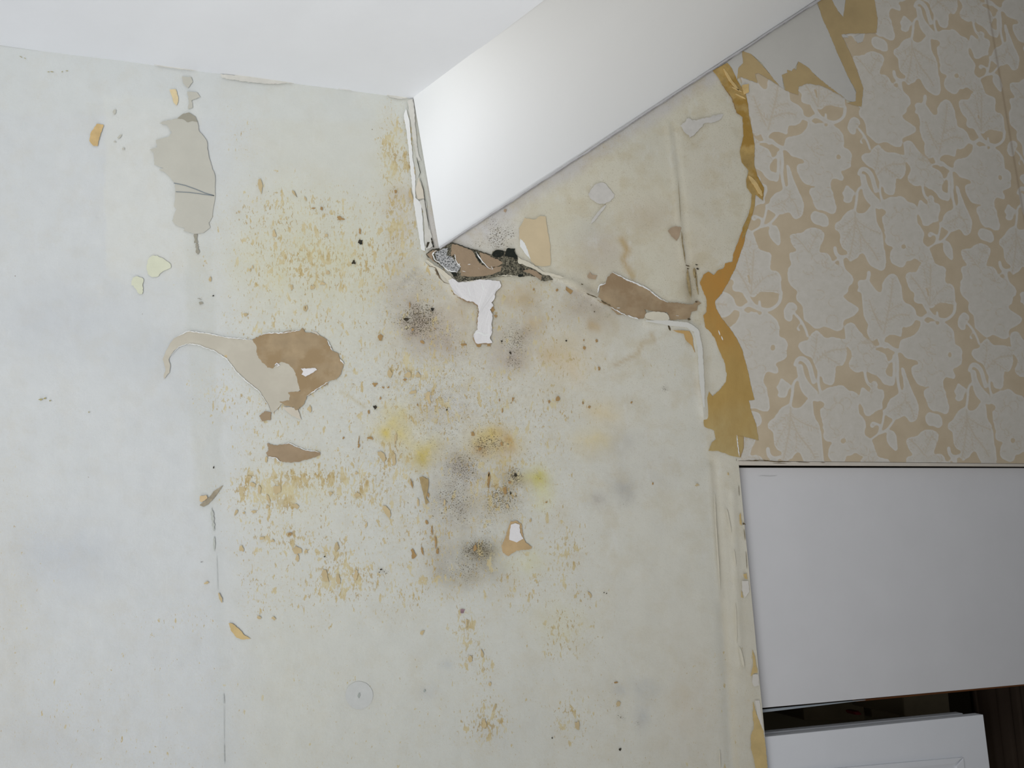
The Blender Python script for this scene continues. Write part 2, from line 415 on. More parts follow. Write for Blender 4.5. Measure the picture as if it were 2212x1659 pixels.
def wall_material():
    m, nt, b = nt_new('aged_plaster')
    at = N(nt, 'ShaderNodeAttribute'); at.attribute_name = 'tint'
    dn = N(nt, 'ShaderNodeAttribute'); dn.attribute_name = 'dens'
    sp = N(nt, 'ShaderNodeSeparateColor'); nt.links.new(dn.outputs['Color'], sp.inputs[0])
    fl, mo, s2 = sp.outputs[0], sp.outputs[1], sp.outputs[2]
    va = uvmap(nt, 1.0, .42); v = uvmap(nt)
    col = at.outputs['Color']
    # hazy grain
    g = noise(nt, v, 3.0, 6, .6)
    hsv = N(nt, 'ShaderNodeHueSaturation'); nt.links.new(col, hsv.inputs['Color'])
    nt.links.new(mrange(nt, g, .25, .75, .975, 1.02), hsv.inputs['Value']); col = hsv.outputs[0]
    nh = noise(nt, v, 9, 6, .75)
    hz = math_(nt, 'MULTIPLY', mrange(nt, nh, .42, .62, 0, .4, True), mo)
    col = mixc(nt, hz, col, A(150, 142, 128))
    for sc, dt, rg_, lo_, hi_, op_, cc in ((1.7, 6, .65, .45, .66, .42, A(192, 180, 150)), (6.0, 8, .78, .52, .72, .34, A(164, 150, 124)), (44.0, 3, .6, .58, .68, .4, A(140, 124, 92))):
        nq = noise(nt, v, sc, dt, rg_)
        col = mixc(nt, math_(nt, 'MULTIPLY', mrange(nt, nq, lo_, hi_, 0, op_, True), s2), col, cc)
    nw = noise(nt, va, 2.6, 6, .7, .2)
    col = mixc(nt, math_(nt, 'MULTIPLY', mrange(nt, nw, .54, .7, 0, .35, True), mrange(nt, s2, 0, 1, .25, 1)), col, A(216, 217, 213))
    # warm soft specks
    n0 = noise(nt, v, 16, 4, .7)
    f0 = math_(nt, 'MULTIPLY', mrange(nt, n0, .50, .70, 0, .55, True), math_(nt, 'MULTIPLY', fl, 1.0))
    col = mixc(nt, f0, col, A(196, 180, 132))
    # ochre flecks, two sizes, drawn out downwards
    for sc, hi, lo, op, c1, c2 in ((7.5, .71, .475, .85, A(204, 194, 158), A(190, 170, 122)), (21.0, .70, .47, .75, A(200, 188, 148), A(172, 148, 98))):
        n1 = noise(nt, va, sc, 4.0, .62, .3)
        thr = mrange(nt, fl, 0, 1, hi, lo)
        t2 = math_(nt, 'ADD', thr, .035)
        f = mrange(nt, n1, thr, t2, 0, op, True)
        f = math_(nt, 'MULTIPLY', f, mrange(nt, fl, .03, .12))
        nc = noise(nt, v, 2.2, 3, .6)
        col = mixc(nt, f, col, mixc(nt, mrange(nt, nc, .4, .62), c1, c2))
    # mould: fine black-brown specks
    for sc, hi, lo, c in ((38.0, .74, .485, A(84, 76, 58)), (16.0, .76, .545, A(104, 96, 80))):
        n2 = noise(nt, v, sc, 3.0, .6)
        thr = mrange(nt, mo, 0, 1, hi, lo); t2 = math_(nt, 'ADD', thr, .06)
        f = mrange(nt, n2, thr, t2, 0, .9, True)
        f = math_(nt, 'MULTIPLY', f, mrange(nt, mo, .05, .2))
        col = mixc(nt, f, col, c)
    # stray dots anywhere
    vo = N(nt, 'ShaderNodeTexVoronoi'); vo.inputs['Scale'].default_value = 2.6
    nt.links.new(v, vo.inputs['Vector'])
    sepc = N(nt, 'ShaderNodeSeparateColor'); nt.links.new(vo.outputs['Color'], sepc.inputs[0])
    keep = mrange(nt, sepc.outputs[0], .80, .82)
    dot = math_(nt, 'MULTIPLY', mrange(nt, vo.outputs['Distance'], .022, .040, .75, 0), keep)
    col = mixc(nt, dot, col, A(120, 100, 64))
    nt.links.new(col, b.inputs['Base Color'])
    b.inputs['Roughness'].default_value = .6
    h = noise(nt, v, 5, 6, .62); bump(nt, b, h, .35, .0018)
    return m
M_wall = wall_material()

def grid_object(name, PX, PY, P, keep, mat, attrs, parent=None):
    """keep: boolean per cell (rows-1, cols-1)"""
    R, C = PX.shape
    idx = np.arange(R * C).reshape(R, C)
    q = np.stack([idx[:-1, :-1], idx[1:, :-1], idx[1:, 1:], idx[:-1, 1:]], -1)[keep]
    used = np.zeros(R * C, bool); used[q.ravel()] = True
    remap = np.cumsum(used) - 1
    q = remap[q]; V = P.reshape(-1, 3)[used]
    me = bpy.data.meshes.new(name)
    me.vertices.add(len(V)); me.vertices.foreach_set('co', V.astype(np.float32).ravel())
    me.loops.add(q.size); me.loops.foreach_set('vertex_index', q.ravel().astype(np.int32))
    me.polygons.add(len(q))
    me.polygons.foreach_set('loop_start', (np.arange(len(q)) * 4).astype(np.int32))
    me.update(calc_edges=True)
    me.validate()
    for k, arr in attrs.items():
        a = me.color_attributes.new(name=k, type='FLOAT_COLOR', domain='POINT')
        a.data.foreach_set('color', arr.reshape(-1, 4)[used].astype(np.float32).ravel())
    px = np.stack([PX.ravel(), PY.ravel()], -1)[used]
    set_uv(me, px); me.materials.append(mat)
    me.polygons.foreach_set('use_smooth', np.ones(len(me.polygons), bool))
    o = bpy.data.objects.new(name, me); link(o, parent); return o

cxm = (PX[:-1, :-1] + PX[1:, 1:]) / 2; cym = (PY[:-1, :-1] + PY[1:, 1:]) / 2
gi = (GX[:-1, :-1] >= 1595); gj = (GY[:-1, :-1] >= 995)
opening = gi & gj
xdc = 1505 + .083 * (cym - 690)
crk = np.interp(cxm, [930, 1000, 1100, 1190, 1290, 1390, 1505], [545, 600, 605, 598, 648, 690, 700])
rightm = ((cxm > 950) & (cym < crk)) | ((cxm > xdc) & (cym < 995 + .01 * (cxm - 1595)) & (cym > 640)) | (cxm > 1545) & (cym < 995 + .01 * (cxm - 1595))
# gentle hand-plastered unevenness, and the proud ridges of filler along the corner
def ridge(pts, wd, h): return h * np.exp(-(dist_line(PX, PY, pts) / wd) ** 2)
rel = .0022 * (fbm(PX / 150, PY / 150, 3) - .5) + .0010 * (fbm(PX / 40, PY / 40, 3) - .5)
rel += ridge([(1400, 697), (1480, 700), (1505, 712), (1514, 760), (1522, 900)], 9, .0025)
rel += ridge([(1535, 1010), (1556, 1290)], 6, .0018) + ridge([(1583, 1060), (1592, 1300), (1600, 1440)], 6, .0018)
rel -= ridge([(1540, 1000), (1566, 1400), (1580, 1650)], 11, .002)
rel += ridge([(1445, 270), (1462, 400), (1472, 520), (1484, 590)], 6, .0014) - ridge([(1453, 270), (1470, 400), (1480, 520), (1492, 620)], 6, .0014)
rel += ridge([(1180, 590), (1240, 612), (1300, 650)], 7, .003) + ridge([(920, 565), (960, 600), (990, 640)], 7, .003)
rel *= ~((PX > 1590) & (PY < 1000))
P = grid_points(PX, PY, 0.0, rel)
tint4 = np.concatenate([tint, np.ones(X.shape + (1,))], -1)
wall_left = grid_object('wall_left', PX, PY, P, (~rightm) & (~opening), M_wall, {'tint': tint4, 'dens': dens})
tag(wall_left, 'large cream plaster wall speckled with ochre flecks and damp mould stains', 'wall', 'structure')
wall_right = grid_object('wall_right', PX, PY, P, rightm & (~opening), M_wall, {'tint': tint4, 'dens': dens})
tag(wall_right, 'upper wall with torn beige leaf-pattern wallpaper above the white board', 'wall', 'structure')

# ================================================================== ceiling and sloping soffit
M_ceil = flat_mat('ceiling_paint', A(232, 235, 240), .01, .6, .1, .7)
M_soff = flat_mat('soffit_paint', A(240, 242, 243), .005, .5, .06, .6)
ZC = (WP(0, 101).z + WP(890, 211).z) / 2
def CP(x, y):
    d = ray(x, y); return CAM + d * ((ZC - CAMH) / d.z)
def simple_mesh(name, verts, faces, mat, parent=None, smooth_=False, uvs=None):
    me = bpy.data.meshes.new(name); me.from_pydata([tuple(v) for v in verts], [], faces); me.update()
    uv = uvs if uvs is not None else [(v[0] * 1000, v[2] * 1000 + v[1] * 700) for v in verts]
    set_uv(me, uv); me.materials.append(mat)
    if smooth_: me.polygons.foreach_set('use_smooth', [True] * len(me.polygons))
    o = bpy.data.objects.new(name, me); link(o, parent); return o
vs = []; fs = []
n = 60
fa = CP(893, 210); fdir = (CP(1560, 210 - .759 * 667) - fa).normalized()
for i in range(n + 1):
    x = -1800 + (893 + 1800) * i / n
    y = 100 + .1236 * x
    p = WP(x, y); p.z = ZC + .0015 * (float(vnoise(x / 90, 3)) - .5)
    vs += [p, Vector((p.x, p.y, ZC)) + fdir * 3.5]
for i in range(n): fs.append((2 * i, 2 * i + 1, 2 * i + 3, 2 * i + 2))
ceil = simple_mesh('ceiling', vs, fs, M_ceil)
tag(ceil, 'flat white painted ceiling at the upper left', 'ceiling', 'structure')
vs = []; fs = []
NU, NV = 48, 24
for i in range(NU + 1):
    t = i / NU
    top = CP(893 + (1560 - 893) * t, 210 - .759 * (1560 - 893) * t)
    bx = 948 + (2500 - 948) * t
    bot = WP(bx, 534 - .6545 * (bx - 948), .002)
    for j in range(NV + 1):
        s = j / NV
        vs.append(top.lerp(bot, s))
for i in range(NU):
    for j in range(NV):
        a = i * (NV + 1) + j; fs.append((a, a + 1, a + NV + 2, a + NV + 1))
soff = simple_mesh('ceiling.001', vs, fs, M_soff, None, True)
tag(soff, 'bright white sloping soffit running up to the right between ceiling and wall', 'ceiling', 'structure')

# ================================================================== wallpaper
Hm = np.array([[519.1234, -248.4815, 1811.8489], [74.6198, 363.7584, 337.1301], [.0787, -.0641, 1.0]])
Hi = np.linalg.inv(Hm)
def lat(x, y):
    v = Hi @ np.array([x, y, 1.0]); return v[0] / v[2], v[1] / v[2]
zA = lambda p: Z(1780, 400, 5.12, p)
zB = lambda p: Z(1780, 690, 5.12, p)
LEAVES = [
 zA([(350,265),(300,270),(250,295),(215,340),(175,395),(120,425),(115,490),(165,515),(180,560),(175,610),(185,665),(225,720),(270,730),(250,790),(285,860),(330,820),(370,810),(400,755),(440,750),(460,800),(500,880),(560,920),(650,955),(685,900),(685,800),(665,690),(655,600),(640,500),(590,430),(575,340),(570,260),(540,220),(500,240),(480,280),(440,310),(390,315),(355,300)]),
 zA([(600,230),(640,180),(720,130),(790,130),(850,115),(900,150),(930,190),(1000,200),(1040,260),(1030,340),(1030,420),(1080,470),(1115,540),(1090,610),(1100,650),(1150,680),(1185,740),(1200,800),(1230,860),(1180,880),(1060,850),(1000,800),(960,840),(910,830),(900,890),(850,915),(800,890),(740,860),(725,790),(740,720),(770,700),(760,680),(700,670),(670,620),(690,560),(650,500),(620,400),(625,350),(680,330),(690,290),(640,260)]),
 zA([(1060,880),(1120,840),(1200,850),(1270,890),(1350,905),(1345,990),(1335,1090),(1410,1085),(1450,1150),(1445,1230),(1455,1320),(1380,1310),(1300,1300),(1240,1310),(1200,1370),(1150,1340),(1110,1310),(1060,1310),(1000,1300),(985,1260),(1010,1200),(950,1160),(920,1090),(895,1000),(940,955),(1020,970),(1040,920)]),
 zA([(640,1100),(680,1020),(740,975),(800,990),(830,1050),(860,1130),(870,1220),(880,1300),(960,1320),(1010,1370),(1030,1440),(1010,1500),(960,1560),(900,1575),(870,1560),(860,1640),(860,1685),(790,1655),(730,1650),(680,1685),(660,1735),(640,1775),(605,1715),(600,1660),(550,1735),(500,1695),(475,1635),(480,1575),(490,1540),(450,1480),(425,1380),(430,1290),(415,1200),(400,1180),(355,1185),(390,1130),(360,1080),(400,1040),(460,1060),(475,1010),(475,945),(520,940),(515,1010),(500,1060),(540,1110),(590,1180),(640,1190),(640,1130)]),
 zB([(1070,60),(1090,20),(1160,20),(1230,30),(1290,10),(1340,40),(1400,80),(1440,140),(1450,220),(1440,280),(1500,290),(1535,350),(1520,420),(1530,490),(1470,530),(1410,550),(1450,600),(1450,660),(1400,650),(1340,630),(1315,690),(1320,760),(1350,800),(1360,880),(1385,960),(1380,1030),(1340,1050),(1290,1030),(1250,1010),(1200,1020),(1150,970),(1130,880),(1095,830),(1110,770),(1160,760),(1180,740),(1100,745),(1030,720),(990,640),(960,580),(970,510),(1050,500),(1040,460),(960,440),(900,430),(870,380),(830,360),(830,290),(850,220),(930,200),(990,180),(1040,130)]),
 zB([(1150,1020),(1115,1080),(1125,1140),(1165,1180),(1220,1180),(1260,1205),(1310,1180),(1310,1110),(1280,1050),(1220,1040)]),
 zA([(1510,710),(1640,700),(1650,665),(1740,635),(1850,690),(1830,780),(1800,850),(1795,910),(1850,890),(1905,930),(1920,1000),(2000,1040),(2080,1090),(2130,1150),(2125,1220),(2085,1240),(2085,1310),(2030,1340),(2060,1380),(2140,1430),(2200,1470),(2170,1530),(2100,1570),(2040,1600),(2050,1690),(1990,1710),(1930,1680),(1860,1650),(1830,1680),(1780,1685),(1720,1620),(1670,1590),(1665,1500),(1650,1430),(1600,1400),(1590,1340),(1610,1300),(1560,1260),(1510,1200),(1505,1120),(1510,1050),(1540,1030),(1520,960),(1510,900),(1600,890),(1540,830),(1520,770)]),
 zB([(840,800),(880,780),(880,700),(860,600),(850,520),(890,540),(910,620),(940,700),(980,800),(1020,880),(1050,960),(1045,1020),(1030,1110),(950,1150),(920,1090),(890,1060),(850,1090),(780,1110),(710,1080),(630,1010),(690,990),(700,930),(740,870),(800,840)]),
 zB([(230,60),(290,30),(340,50),(380,120),(450,190),(520,250),(560,290),(560,340),(620,350),(690,390),(700,470),(720,500),(680,560),(690,620),(770,640),(780,740),(720,730),(660,720),(610,640),(560,610),(510,600),(480,570),(440,560),(400,585),(340,585),(280,540),(270,480),(310,420),(310,360),(250,290),(240,240),(225,120)]),
 zB([(1620,370),(1660,320),(1720,320),(1740,260),(1800,200),(1850,260),(1880,290),(1960,280),(2000,290),(2100,310),(2080,390),(2090,430),(2090,500),(2050,590),(1990,560),(1990,640),(1980,780),(1880,760),(1870,700),(1830,650),(1800,590),(1780,540),(1760,490),(1700,470),(1650,420)]),
 zB([(1480,690),(1530,740),(1580,770),(1550,830),(1540,890),(1490,910),(1440,880),(1470,840),(1430,800),(1460,760)]),
 zA([(1060,150),(1110,200),(1150,230),(1140,150),(1180,95),(1225,140),(1210,200),(1280,200),(1290,280),(1260,350),(1280,400),(1200,410),(1150,460),(1090,450),(1080,380),(1040,320),(1035,250),(1045,200)]),
 zA([(1350,610),(1400,640),(1430,740),(1425,850),(1370,800),(1320,740),(1310,660)]),
 zA([(1530,1400),(1590,1420),(1620,1480),(1560,1530),(1570,1600),(1520,1610),(1480,1560),(1480,1480)]),
]
LINES = [
 (zA([(1450,1310),(1445,1400),(1410,1450),(1350,1490),(1300,1490)]), 35), (zA([(1000,1450),(1050,1480),(1090,1480),(1140,1430),(1200,1450),(1250,1480),(1300,1490)]), 40),
 (zA([(1110,1320),(1160,1400),(1210,1460)]), 36), (zA([(1090,1480),(1080,1540),(1100,1600)]), 34), (zA([(1250,1400),(1255,1450)]), 24),
 (zB([(800,370),(820,500),(810,650),(840,800)]), 28), (zB([(790,380),(760,450),(710,480)]), 24), (zB([(690,270),(760,330),(840,350)]), 34),
 (zB([(560,310),(640,290),(700,300)]), 22), (zB([(770,400),(775,500),(770,700)]), 26), (zB([(610,160),(620,240),(680,300)]), 45),
 (zB([(1610,560),(1630,500),(1680,500),(1740,560),(1770,680),(1790,740)]), 44), (zB([(1650,590),(1670,690),(1720,780),(1800,860)]), 62),
 (zB([(1660,690),(1595,740),(1590,870),(1570,1000)]), 28), (zB([(1660,680),(1680,800),(1740,880),(1830,920)]), 44), (zB([(1830,640),(1830,760),(1860,860)]), 24),
 (zA([(1290,430),(1270,560),(1240,640),(1160,690)]), 24), (zA([(1240,620),(1250,560),(1210,540),(1170,520),(1150,545),(1170,575),(1195,555)]), 19),
 (zA([(1240,640),(1310,620),(1370,550),(1400,500)]), 28), (zA([(1310,620),(1360,640)]), 24),
 (zA([(120,690),(130,760),(180,800),(270,780)]), 34), (zA([(200,800),(210,900),(245,980)]), 24), (zA([(180,800),(90,860)]), 22), (zA([(170,810),(185,930)]), 16),
 (zA([(1590,1530),(1650,1600),(1700,1700),(1715,1760)]), 22), (zA([(1640,1630),(1610,1680),(1640,1700)]), 18),
 (zB([(450,560),(460,650),(490,720),(540,740)]), 26),
]
HOLES = [zA([(880,640),(920,685),(880,715),(845,685)]), zB([(1375,355),(1415,365),(1415,420),(1370,425)]), zA([(1125,1390+90),(1165,1470),(1180,1505),(1145,1530),(1120,1505)]),
         zA([(1240,1510),(1285,1505),(1270,1545),(1235,1545)]), zA([(585,250),(610,270),(640,330),(655,450),(680,520),(665,520),(620,420),(590,340)]),
         zA([(630,265),(680,280),(665,325),(640,320)]), zA([(1120,1110),(1150,1130),(1165,1250),(1150,1240)])]
VEINS = [(zA(p), w_) for p, w_ in [
 ([(345,300),(340,500),(300,720),(270,840)],12), ([(350,400),(420,580),(540,720),(600,830)],10), ([(345,420),(250,560),(200,660)],8), ([(350,380),(470,470),(630,540)],8), ([(345,350),(240,440),(150,480)],8), ([(400,560),(410,680),(400,740)],6),
 ([(1170,1330),(1175,1100),(1180,880)],12), ([(1160,1320),(1060,1120),(960,1010)],10), ([(1180,1300),(1290,1150),(1400,1120)],8), ([(1170,1240),(1130,1050),(1100,900)],7), ([(1190,1330),(1300,1290),(1430,1290)],6),
 ([(660,1640),(710,1400),(740,1250),(760,1040)],12), ([(700,1400),(790,1340),(860,1320)],10), ([(700,1500),(830,1425),(940,1440)],12), ([(640,1600),(560,1440),(500,1270)],9), ([(680,1540),(600,1500),(540,1380)],7),
 ([(1700,900),(1740,780),(1790,690)],8), ([(1700,900),(1620,790),(1550,730)],8), ([(1560,1480),(1640,1500)],6)]]
VEINS += [(zB(p), w_) for p, w_ in [
 ([(1790,560),(1900,420),(2090,400)],12), ([(1770,520),(1800,380),(1800,250)],9), ([(1860,460),(1960,520),(2030,570)],7), ([(720,1020),(830,960),(900,900),(900,820)],9), ([(900,900),(960,960),(1000,1100)],8), ([(860,940),(820,1060)],6),
 ([(520,860),(530,700)],6), ([(420,260),(530,260)],14), ([(430,180),(540,260)],8)]]
rv = random.Random(9)
def side_veins(p, w_):
    out = []
    for k in range(1, len(p)):
        (x0, y0), (x1, y1) = p[k - 1], p[k]; L = math.hypot(x1 - x0, y1 - y0)
        if L < 8: continue
        for t in np.arange(.25, 1.0, max(.18, 7 / L)):
            for sg in (-1, 1):
                a = math.atan2(y1 - y0, x1 - x0) + sg * .75; l = rv.uniform(7, 13)
                x, y = x0 + (x1 - x0) * t, y0 + (y1 - y0) * t
                out.append(([(x, y), (x + l * .5 * math.cos(a), y + l * .5 * math.sin(a)), (x + l * math.cos(a + .15 * sg), y + l * math.sin(a + .15 * sg))], 4))
    return out
for p_, w_ in list(VEINS): VEINS += side_veins(p_, w_)
# grape outlines inside the fruit clusters
rg = random.Random(5)
for ci in (1, 4, 6, 8):
    poly = LEAVES[ci]; xs = [p[0] for p in poly]; ys = [p[1] for p in poly]
    tot = 0
    for _ in range(400):
        x = rg.uniform(min(xs), max(xs)); y = rg.uniform(min(ys), max(ys))
        if not in_poly(np.array([x]), np.array([y]), poly)[0]: continue
        r = rg.uniform(9, 14); a0 = rg.uniform(0, 6.28)
        VEINS.append(([(x + r * math.cos(a0 + t * .5), y + r * math.sin(a0 + t * .5)) for t in range(9)], 5)); tot += 1
        if tot > 15: break

WSTEP = 2.0
wx = np.arange(1500 - 2 * 5, 1595 + 2 * 410, WSTEP) + 1.0
wy = np.arange(995 - 2 * 560, 995 + .1, WSTEP)
wx = np.arange(1595 - 2 * 60, 1595 + 2 * 400, WSTEP)
HGX, HGY = np.meshgrid(wx, wy)
QX = HGX + .0964 * (HGY - 995); QY = HGY + .0100 * (QX - 1595)
pr = np.zeros(QX.shape); vn = np.zeros(QX.shape)
den = Hi[2, 0] * QX + Hi[2, 1] * QY + Hi[2, 2]
LU = (Hi[0, 0] * QX + Hi[0, 1] * QY + Hi[0, 2]) / den; LV = (Hi[1, 0] * QX + Hi[1, 1] * QY + Hi[1, 2]) / den
def latp(poly): return [lat(*p) for p in poly]
SC = 380.0
leaf_l = [[(a * SC, b * SC) for a, b in latp(smooth(p, 2))] for p in LEAVES]
line_l = [([(a * SC, b * SC) for a, b in latp(smooth(p, 1, False))], w_ / 5.12) for p, w_ in LINES]
hole_l = [[(a * SC, b * SC) for a, b in latp(smooth(p, 1))] for p in HOLES]
vein_l = [([(a * SC, b * SC) for a, b in latp(smooth(p, 1, False))], w_ / 5.12) for p, w_ in VEINS]
UX, UY = LU * SC, LV * SC
def reg(poly, i, j, pad=4):
    xs = [p[0] for p in poly]; ys = [p[1] for p in poly]
    return (UX >= min(xs) + i * SC - pad) & (UX <= max(xs) + i * SC + pad) & (UY >= min(ys) + j * SC - pad) & (UY <= max(ys) + j * SC + pad)
# the pattern's lattice is skewed: half-drop repeat, so (i, j) steps are both whole repeats
for j in range(-3, 4):
    for i in range(-4, 5):
        for p in leaf_l:
            s = reg(p, i, j)
            if not s.any(): continue
            pr[s] = np.maximum(pr[s], in_poly(UX[s] - i * SC, UY[s] - j * SC, p))
        for p, w_ in line_l:
            s = reg(p, i, j, 12)
            if not s.any(): continue
            d = dist_line(UX[s] - i * SC, UY[s] - j * SC, p)
            pr[s] = np.maximum(pr[s], np.clip((w_ / 2 - d) / 1.5 + .5, 0, 1))
for j in range(-3, 4):
    for i in range(-4, 5):
        for p in hole_l:
            s = reg(p, i, j)
            if not s.any(): continue
            pr[s] = pr[s] * (1 - in_poly(UX[s] - i * SC, UY[s] - j * SC, p))
        for p, w_ in vein_l:
            s = reg(p, i, j, 8)
            if not s.any(): continue
            d = dist_line(UX[s] - i * SC, UY[s] - j * SC, p)
            vn[s] = np.maximum(vn[s], np.exp(-(d / (w_ * .6)) ** 2))
def blur(a):
    a = (np.roll(a, 1, 0) + 2 * a + np.roll(a, -1, 0)) / 4
    return (np.roll(a, 1, 1) + 2 * a + np.roll(a, -1, 1)) / 4
pr = blur(blur(pr))
seam = np.exp(-((QX - (2157 + .171 * (QY - 148))) / 2.2) ** 2)
pb = pr.copy()
for _ in range(3): pb = blur(pb)
edge = np.clip(pr * (1 - pb) * 2.2, 0, 1) * (1 - .6 * vn)
patt = np.stack([pr, vn, seam, edge], -1)
def wallpaper_material():
    m, nt, b = nt_new('leaf_wallpaper')
    at = N(nt, 'ShaderNodeAttribute'); at.attribute_name = 'pattern'
    sp = N(nt, 'ShaderNodeSeparateColor'); nt.links.new(at.outputs['Color'], sp.inputs[0])
    v = uvmap(nt)
    ground = mixc(nt, mrange(nt, noise(nt, v, 2, 4, .6), .35, .65), WG1, WG2)
    lf = mixc(nt, mrange(nt, noise(nt, v, 7, 5, .7), .35, .68), WL2, WL1)
    lf = mixc(nt, math_(nt, 'MULTIPLY', sp.outputs[1], .6), lf, WG2)
    lf = mixc(nt, mrange(nt, at.outputs['Alpha'], .15, .7, 0, .5), lf, A(218, 216, 211))
    f = mrange(nt, sp.outputs[0], .33, .66, 0, .93, True)
    c = mixc(nt, f, ground, lf)
    c = mixc(nt, math_(nt, 'MULTIPLY', sp.outputs[2], .5), c, A(150, 128, 104))
    nt.links.new(c, b.inputs['Base Color']); b.inputs['Roughness'].default_value = .7
    bump(nt, b, noise(nt, v, 30, 3, .6), .08, .0005)
    return m
WG1, WG2 = A(200, 185, 160), A(192, 176, 150)
WL1, WL2 = A(209, 205, 197), A(201, 197, 187)
z2 = lambda p: Z(1400, 500, 2.765, p)
z7 = lambda p: Z(1400, 80, 2.765, p)
z5 = lambda p: Z(1350, 0, 2.566, p)
paper_edge = ([(1590, 150)] + z7([(580,330),(595,400),(600,470),(620,560),(635,650),(632,760),(650,830),(690,900),(685,975),(640,940),(635,1010),(605,1110),(585,1170)])
  + z2([(575,60),(545,150),(520,220),(480,300),(440,370),(400,415),(405,460),(440,520),(490,580),(530,640),(560,700),(575,760),(595,830),(610,900),(635,1005),(600,1010),(615,1070),(645,1150),(660,1248),(570,1225),(570,1290),(550,1350)])
  + [(1597, 1010), (2500, 1010), (2500, -200), (1870, -200)]
  + z5([(1380,0),(1400,100),(1395,180),(1250,185),(1200,190),(1260,320),(1290,400),(1320,490),(1310,590),(1230,570),(1220,545),(1150,500),(1080,470),(1010,460),(960,480),(960,525),(890,500),(855,475),(800,440),(740,405),(720,410),(735,460),(640,425)]))
kx = (QX[:-1, :-1] + QX[1:, 1:]) / 2; ky = (QY[:-1, :-1] + QY[1:, 1:]) / 2
keep = in_poly(kx, ky, paper_edge)
wallpaper = grid_object('wallpaper', QX, QY, grid_points(QX, QY, .0006), keep, wallpaper_material(), {'pattern': patt}, wall_right)
wallpaper['label'] = 'beige wallpaper printed with pale vine leaves and grapes'

# ================================================================== torn patches
M = {}
def mt(key, col, **k):
    if key not in M: M[key] = flat_mat(key, col, **k)
    return M[key]
ochre_hi = mt('glue_ochre', A(186, 146, 84), var=.05, scale=1.2, col2=A(178, 134, 60), sc2=.8)
ochre_lo = mt('old_paste', A(188, 168, 118), var=.05, scale=1.5, col2=A(176, 146, 86), sc2=.7)
ochre_top = mt('dry_paste', A(184, 162, 120), var=.04, scale=1.2)
bare = mt('bare_plaster_pink', A(190, 172, 146), var=.04, scale=1.4, col2=A(182, 162, 132), sc2=.7)
brown = mt('brown_plaster', A(160, 140, 114), var=.05, scale=2.0, col2=A(150, 128, 98), sc2=1.2)
brown_d = mt('brown_plaster_damp', A(168, 148, 118), var=.06, scale=2.0, col2=A(156, 134, 102), sc2=1.4)
tan = mt('tan_undercoat', A(196, 178, 140), var=.04, scale=2)
tan_d = mt('brown_undercoat', A(168, 138, 94), var=.06, scale=3)
dark = mt('black_mould', A(64, 58, 46), var=.1, scale=6, col2=A(38, 40, 36), sc2=5)
greyp = mt('grey_plaster', A(190, 188, 177), var=.015, scale=1.5)
greyd = mt('grey_plaster_dark', A(158, 154, 140), var=.04, scale=2)
beigep = mt('beige_plaster', A(190, 184, 169), var=.02, scale=1.0, col2=A(198, 193, 178), sc2=.8)
white = mt('white_lining_paper', A(224, 222, 222), var=.01, scale=2, bmp=.5)
chalk = mt('chalk_white', A(230, 231, 229), var=.01, scale=2)
filler = mt('filler', A(208, 206, 198), var=.03, scale=3, bmp=.4)
cream = mt('cream_plaster', A(214, 208, 190), var=.03, scale=2, bmp=.4)
paleyel = mt('pale_yellow_stain', A(210, 212, 190), var=.02, scale=3)
pencil = mt('pencil_line', A(128, 136, 140), var=.02, scale=3)
barew = mt('bare_white_wall', A(196, 194, 188), var=.015, scale=1.0)

zt = lambda p: Z(300, 150, 3.0167, p)
z3 = lambda p: Z(330, 680, 4.483, p)
zc = lambda p: Z(850, 450, 4.74, p)
zb = lambda p: Z(1200, 500, 5.53, p)
zT = lambda p: Z(1050, 250, 4.148, p)
z1 = lambda p: Z(0, 0, 3.6867, p)
z6 = lambda p: Z(700, 0, 2.765, p)
zs = lambda p: Z(400, 1000, 2.517, p)
zn = lambda p: Z(1450, 1000, 2.516, p)
zm = lambda p: Z(900, 1100, 2.968, p)

L_, R_ = wall_left, wall_right
# grey skimmed patch top left
patch('plaster_patch', jag(zt([(325,280),(370,310),(383,350),(390,400),(440,460),(455,570),(470,620),(495,690),(497,830),(485,900),(480,960),(455,1000),(465,1030),(420,1065),(360,1070),(290,1050),(300,1035),(240,1015),(218,985),(230,945),(245,910),(228,890),(235,850),(235,750),(210,710),(170,670),(130,655),(160,640),(100,620),(95,540),(70,520),(120,505),(110,460),(190,440),(215,410),(180,360),(130,350),(165,335),(250,320),(280,295)]), .8, 4), greyp, .0022, L_, label='grey oval of bare skim plaster with two pencil lines')
patch('plaster_patch', jag(zt([(250,318),(285,290),(325,280),(365,305),(383,345),(350,335),(320,345),(290,325)]), .6, 3), greyd, .0026, L_)
patch('plaster_patch', [jag(zt([(280,45),(340,50),(350,80),(318,122),(290,90)]), .6, 3), jag(zt([(315,145),(380,150),(400,180),(345,200),(350,250),(320,260),(325,200)]), .8, 3)], greyp, .0022, L_)
patch('pencil_mark', [ribbon(zt([(228,740),(300,755),(370,780),(430,805),(490,822)]), 1.8, False, .1), ribbon(zt([(240,797),(330,801),(490,823)]), 1.6, False, .1)], pencil, .0030, L_, label='two thin grey pencil lines crossing the skim patch')
patch('crack', [ribbon(zt([(368,1072),(372,1130)]), 6.5, False, .8), ribbon(zt([(375,1130),(385,1205)]), 6, True, 1.2, 2)], greyd, .0026, L_)
patch('stain', [fleck(434, 655, 14, 7, -15), ribbon(zt([(380,1490),(410,1500)]), 1.5)], greyd, .0026, L_)
zy = lambda p: Z(0, 450, 2.552, p)
